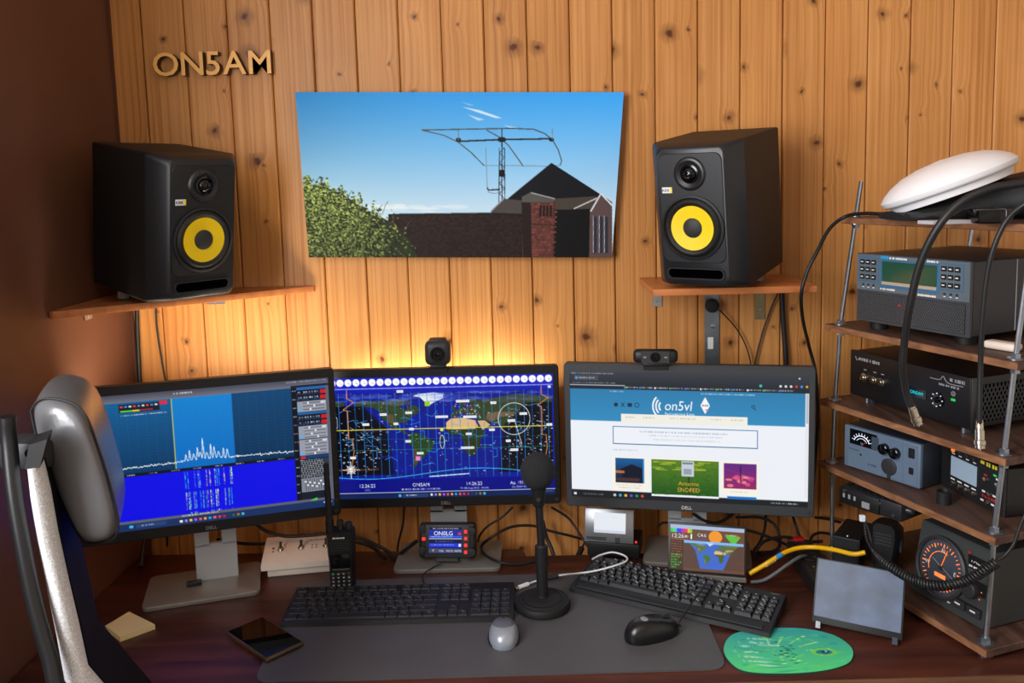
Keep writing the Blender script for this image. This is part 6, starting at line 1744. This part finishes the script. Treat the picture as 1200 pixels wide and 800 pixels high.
t = thing('clip_microphone', 'small round black microphone with a lead hanging on the steel rail', 'microphone', mb)
B().ell((0, 0, 0), (0.0165, 0.0165, 0.0165), 24, 14).out('foam_ball', MATS['foam'], t, smooth=60)
P = [Vector((0.01, 0, -0.005)), W(848, 368, 1.98) - mb, W(863, 385, 1.985) - mb, W(874, 405, 1.985) - mb, W(880, 428, 1.985) - mb, W(884, 470, 1.985) - mb]
B().tube(P, 0.0016, 6).out('lead', CBL, t)
cable('wall_cable', 'thick black cable in the corner below the left corner shelf', [(160, 352, 1.985), (161, 390, 1.988), (164, 450, 1.988), (168, 520, 1.988), (172, 600, 1.96), D(165, 664, DESK + .007)], 0.0052, CBL)
cable('wall_cable', 'thin black cable below the left corner shelf beside the thick one', [(182, 350, 1.985), (184, 385, 1.99), (190, 425, 1.99), (196, 470, 1.99), (193, 560, 1.99), (196, 640, 1.985)], 0.0024, CBL)
cable('monitor_cable', 'black cable leaving the left monitor and sagging along the boards', [(295, 610, 1.86), (312, 622, 1.88), (335, 628, 1.89), (362, 627, 1.89), (390, 625, 1.89), (420, 630, 1.89), (440, 638, 1.90), (455, 646, 1.895), D(462, 656, DESK + .006)], 0.0038, CBL)
cable('monitor_cable', 'second black cable sagging below the left monitor behind the switch box', [(255, 632, 1.86), (290, 637, 1.955), (330, 635, 1.965), (370, 630, 1.955), (412, 634, 1.93), (436, 641, 1.91), D(452, 654, DESK + .006)], 0.0038, CBL)
cable('hanging_lead', 'thin black lead hanging between left and middle monitor stands', [(474, 590, 1.97), (472, 615, 1.97), (467, 635, 1.97), (465, 655, 1.96)], 0.0026, CBL)
cable('radio_cable', 'black cable bundle from the small transceiver to the desk edge', [(488, 634, 1.86), (478, 642, 1.88), (468, 650, 1.89), D(463, 656, DESK + .007)], 0.0045, CBL)
cable('radio_lead', 'thin black lead from the small transceiver towards the slim keyboard', [D(517, 660, DESK + .016), D(505, 666, DESK + .013), D(497, 672, DESK + .012), D(495, 679, DESK + .007), D(499, 686, MATZ + .003)], 0.0014, CBL)
cable('looped_lead', 'black lead looping over the desk edge behind the desk microphone', [(690, 634, 1.955), (670, 628, 1.95), (645, 622, 1.94), (625, 616, 1.94), (600, 617, 1.92), (578, 628, 1.89), D(564, 640, DESK + .018), D(570, 651, DESK + .015), D(588, 659, DESK + .013), D(608, 661, DESK + .005), D(630, 656, DESK + .005)], 0.0032, CBL)
cable('sloping_lead', 'black lead sloping down left below the middle monitor', [(601, 594, 1.95), (588, 606, 1.95), (572, 616, 1.94), (563, 626, 1.92), (560, 634, 1.90)], 0.0028, CBL)
cable('sloping_lead', 'black lead sloping down right below the middle monitor', [(646, 594, 1.96), (665, 606, 1.96), (676, 620, 1.95), (684, 633, 1.93), (692, 645, 1.92), (696, 656, 1.90)], 0.003, CBL)
cable('sloping_lead', 'black lead hanging from behind the microphone stem to the desk', [(636, 610, 1.95), (640, 628, 1.95), (646, 642, 1.94), (650, 654, 1.93)], 0.0045, CBL)
iv = [W(686, 634, 1.93), W(680, 646, 1.91), W(676, 656, 1.89)]
o = cable('inline_ferrite', 'black inline ferrite on a lead beside the hotspot', iv, lambda f_: 0.007 if .25 < f_ else 0.0025, RUBBER, 'ferrite')
cable('desk_cable', 'black cable loop on the wall below the right monitor', [(770, 618, 1.95), (778, 612, 1.955), (790, 616, 1.955), (800, 628, 1.955)], 0.0026, CBL)
wires = [
 ([(812, 602, 1.855), (826, 610, 1.855), (842, 612, 1.86), (856, 604, 1.88), (866, 596, 1.93)], 'black cable through the right monitor stand hole'),
 ([D(818, 634, DESK + .018), (828, 622, 1.86), (846, 618, 1.88), (880, 622, 1.88), (908, 632, 1.87), D(930, 641, DESK + .006), D(952, 645, DESK + .006)], 'grey black lead running right behind the clock display'),
 ([(862, 606, 1.93), (890, 606, 1.93), (907, 614, 1.92), (914, 630, 1.90), (912, 642, 1.88), (896, 648, 1.87), (880, 646, 1.86)], 'black cable looped on the desk right of the clock display'),
 ([(898, 598, 1.95), (896, 620, 1.95), (890, 636, 1.92), (884, 644, 1.89)], 'short black cable dropping below the right monitor corner'),
 ([(928, 600, 1.96), (932, 614, 1.96), (938, 630, 1.94), (948, 638, 1.92)], 'short black cable dropping near the right monitor power button'),
 ([(884, 648, 1.86), (896, 634, 1.87), (920, 629, 1.88), (946, 634, 1.88), (964, 634, 1.88)], 'flat arched black cable beside the yellow cable'),
 ([(948, 640, 1.92), (952, 628, 1.95), (962, 624, 1.96), (975, 626, 1.96)], 'small black cable arc at the rack foot'),
 ([(955, 606, 1.97), (970, 608, 1.97), (985, 612, 1.97)], 'thin black cable on the boards behind the rack rod'),
]
for pts, lb in wires: cable('desk_cable', lb, pts, 0.0034, CBL)
yc = cable('network_cable', 'yellow cable with white and blue bands right of the clock display', [(878, 672, 1.74), (892, 664, 1.74), (905, 656, 1.74), (918, 648, 1.75), (935, 642, 1.76), (955, 641, 1.75), (978, 644, 1.715), (1000, 649, 1.685), (1014, 647, 1.675)], 0.0050, mat('yellow_jacket', (236, 178, 0), 0.4))
for (u0, v0), (u1, v1), m in (((896, 662), (908, 654.5), WHITE), ((910, 653), (916, 649.5), mat('blue_tape', (40, 130, 200), 0.5))):
    B().cyl(W(u0, v0, 1.7405) - yc.location, W(u1, v1, 1.7425) - yc.location, 0.0056, n=12).out('tape_band', m, yc)
cable('grey_cable', 'grey cable below the yellow cable right of the clock display', [(880, 682, 1.72), (894, 680, 1.72), (908, 672, 1.72), (922, 662, 1.725), (936, 653, 1.74), (944, 651, 1.76)], 0.0038, GCBL)
uc = cable('usb_cable', 'white charging cable looping over the diagonal keyboard', [D(619, 684, MATZ + .006), D(630, 680, MATZ + .007), D(655, 674, MATZ + .014), (690, 670, 1.715), (716, 664, 1.71), (734, 657, 1.73), (732, 651, 1.76), (718, 647, 1.78), (704, 650, 1.79), (694, 655, 1.80)], 0.0020, mat('white_cable', (216, 216, 218), 0.45))
B().cyl(D(608, 688, MATZ + .006) - uc.location, D(619, 684, MATZ + .006) - uc.location, 0.0046, n=10).out('plug', WHITE, uc)
B().cyl(D(604, 689.5, MATZ + .006) - uc.location, D(608, 688, MATZ + .006) - uc.location, 0.003, n=8).out('plug_tip', NICKEL, uc)
B().cyl(D(641, 677, MATZ + .0105) - uc.location, D(654, 674.2, MATZ + .0138) - uc.location, 0.0056, n=10).out('inline_coupler', BLACK, uc)
ml = D(800, 736, MATZ + .02)
cable('mouse_cable', 'black mouse cable running over the diagonal keyboard', [D(797, 733, MATZ + .008), D(795, 730, MATZ + .022), D(803, 718, MATZ + .027), D(815, 700, MATZ + .033), D(823, 690, MATZ + .036), D(826, 684, MATZ + .030)], 0.0018, CBL)
cable('jack_lead', 'short black jack lead lying on the diagonal keyboard', [D(695, 664, MATZ + .034), D(694, 674, MATZ + .033), D(698, 679, MATZ + .031), D(712, 681, MATZ + .030)], 0.0016, CBL)

#@@CHAIR
# ------------------------------------------------------------------ office chair in the left foreground
lat = Vector((-0.37, 0.93, 0)).normalized()
ch = thing('office_chair', 'black office chair with glossy headrest in the left foreground', 'chair', (-0.28, 1.02, 0))
CO = Vector(ch.location)
LEATHER = mat('sheen_grey_leather', (104, 104, 107), 0.27, bump=0.12, bscale=300, spec=0.8)  # black leather lifted to grey, window sheen put into its colour
def ringpx(px, Y, sh=Vector()):
    return [W(u, v_, Y) + sh - CO for u, v_ in px]
outl = [(138 - (138 - u) * 1.22, 556 + (v_ - 556) * 1.05) for u, v_ in [(50, 488), (56, 477), (66, 473), (82, 475), (97, 482), (108, 497), (117, 525), (126, 555), (134, 588), (139, 615), (137, 632), (126, 639), (112, 641), (103, 637), (92, 618), (80, 590), (68, 560), (58, 528)]]
cu, cv = sum(p[0] for p in outl) / len(outl), sum(p[1] for p in outl) / len(outl)
Yh = 1.06
def shr(f_): return [(cu + (u - cu) * f_, cv + (v_ - cv) * (1 - (1 - f_) * .45)) for u, v_ in outl]
hl = lat * 0.21
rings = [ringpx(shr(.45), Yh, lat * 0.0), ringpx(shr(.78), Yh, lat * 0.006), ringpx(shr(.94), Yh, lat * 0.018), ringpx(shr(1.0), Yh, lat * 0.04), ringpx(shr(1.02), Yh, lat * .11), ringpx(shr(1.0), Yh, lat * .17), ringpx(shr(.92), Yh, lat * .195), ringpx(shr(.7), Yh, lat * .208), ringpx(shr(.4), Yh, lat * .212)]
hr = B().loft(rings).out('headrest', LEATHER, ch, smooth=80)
sd = hr.modifiers.new('soft', 'SUBSURF'); sd.levels = 1; sd.render_levels = 2
B().tube([p for p in ringpx(shr(.955), Yh, lat * 0.020)] + [ringpx(shr(.955), Yh, lat * 0.020)[0]], 0.0016, 6, smooth=4).out('seam', RUBBER, hr)
# frame tube
B().tube([W(u, v_, Y) - CO for u, v_, Y in ((9, 488, 1.02), (11, 520, 1.02), (17, 580, 1.01), (27, 640, 1.0), (40, 705, .99), (58, 770, .98), (78, 830, .97))] + [Vector((-0.20, -0.06, 0.78)), Vector((-0.16, -0.05, 0.62)), Vector((-0.10, -0.02, 0.50))], 0.0095, 14).out('frame_tube', mat('chair_frame_black', (26, 26, 28), 0.35), ch)
B().box(W(39, 528, 1.07) - CO, (0.062, 0.05, 0.036), 0.006, 2).out('headrest_bracket', CHAR, ch)
B().lathe([(0.006, 0), (0.005, 0.0015), (0, 0.002)], 14, Matrix.Translation(W(34, 531, 1.045) - CO) @ FRONT).out('bracket_screw', GLOSSBLK, ch)
# backrest: mesh edge roll, window light put into its pale colour, and black shell
near = [((28, 551), (46, 549)), ((32, 590), (55, 585)), (((40, 640)), (64, 636)), ((52, 700), (77, 695)), ((63, 755), (90, 750)), ((72, 805), (101, 800))]
Yb = 1.0
low = [(Vector((-0.17, -0.02, 0.74)), Vector((-0.135, -0.02, 0.745))), (Vector((-0.14, -0.01, 0.56)), Vector((-0.105, -0.01, 0.565)))]
edge_rings, shell = [], []
for (l, r_) in near:
    a, b = W(*l, Yb) - CO, W(*r_, Yb) - CO
    edge_rings.append((a, b))
edge_rings += low
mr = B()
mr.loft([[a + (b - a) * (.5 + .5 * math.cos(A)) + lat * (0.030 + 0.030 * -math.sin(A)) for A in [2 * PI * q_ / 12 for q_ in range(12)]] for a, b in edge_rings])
mr.out('mesh_edge', mat('window_lit_mesh', (232, 233, 236), 0.7, var=0.3, scale=420, bump=0.9, bscale=420), ch, smooth=60)
sh_ = B()
sh_.loft([[a + lat * .045 + (b - a) * .3, b + lat * .045, b + lat * .17, a + lat * .17 + (b - a) * .3] for a, b in edge_rings])
sh_.out('backrest_shell', mat('chair_shell_black', (9, 9, 10), 0.6, spec=0.15), ch, smooth=60)
top_a, top_b = edge_rings[0]
B().loft([[p + lat * s_ for p in (top_a, top_b, top_b + Vector((0.012, 0, 0.035)), top_a + Vector((0.008, 0, 0.030)))] for s_ in (0.004, 0.05)]).out('fabric_cuff', RUBBER, ch, smooth=50)
fw = Vector((0.93, 0.37, 0))
sc0 = Vector((-0.12, 0.06, 0.47)) + fw * 0.24
Mseat = Matrix.Translation(sc0) @ Matrix.Rotation(math.atan2(fw.y, fw.x), 4, 'Z')
B().box((0, 0, 0), (0.48, 0.46, 0.08), 0.03, 3, M=Mseat).out('seat', mat('black_seat_fabric', (24, 24, 26), 0.85), ch)
B().cyl(sc0 - Vector((0, 0, .04)), Vector((sc0.x, sc0.y, 0.10)), 0.028).out('gas_column', STEEL, ch)
for k in range(5):
    A = R(72 * k + 20); e_ = Vector((sc0.x + 0.30 * math.cos(A), sc0.y + 0.30 * math.sin(A), 0.065))
    lg_ = B().cyl((sc0.x, sc0.y, 0.11), e_, 0.028, 0.018, 10).out('base_leg', CHAR, ch)
    B().cyl(e_ + Vector((-.02 * math.sin(A), .02 * math.cos(A), -.035)), e_ + Vector((.02 * math.sin(A), -.02 * math.cos(A), -.035)), 0.030).out('caster', BLACK, lg_)
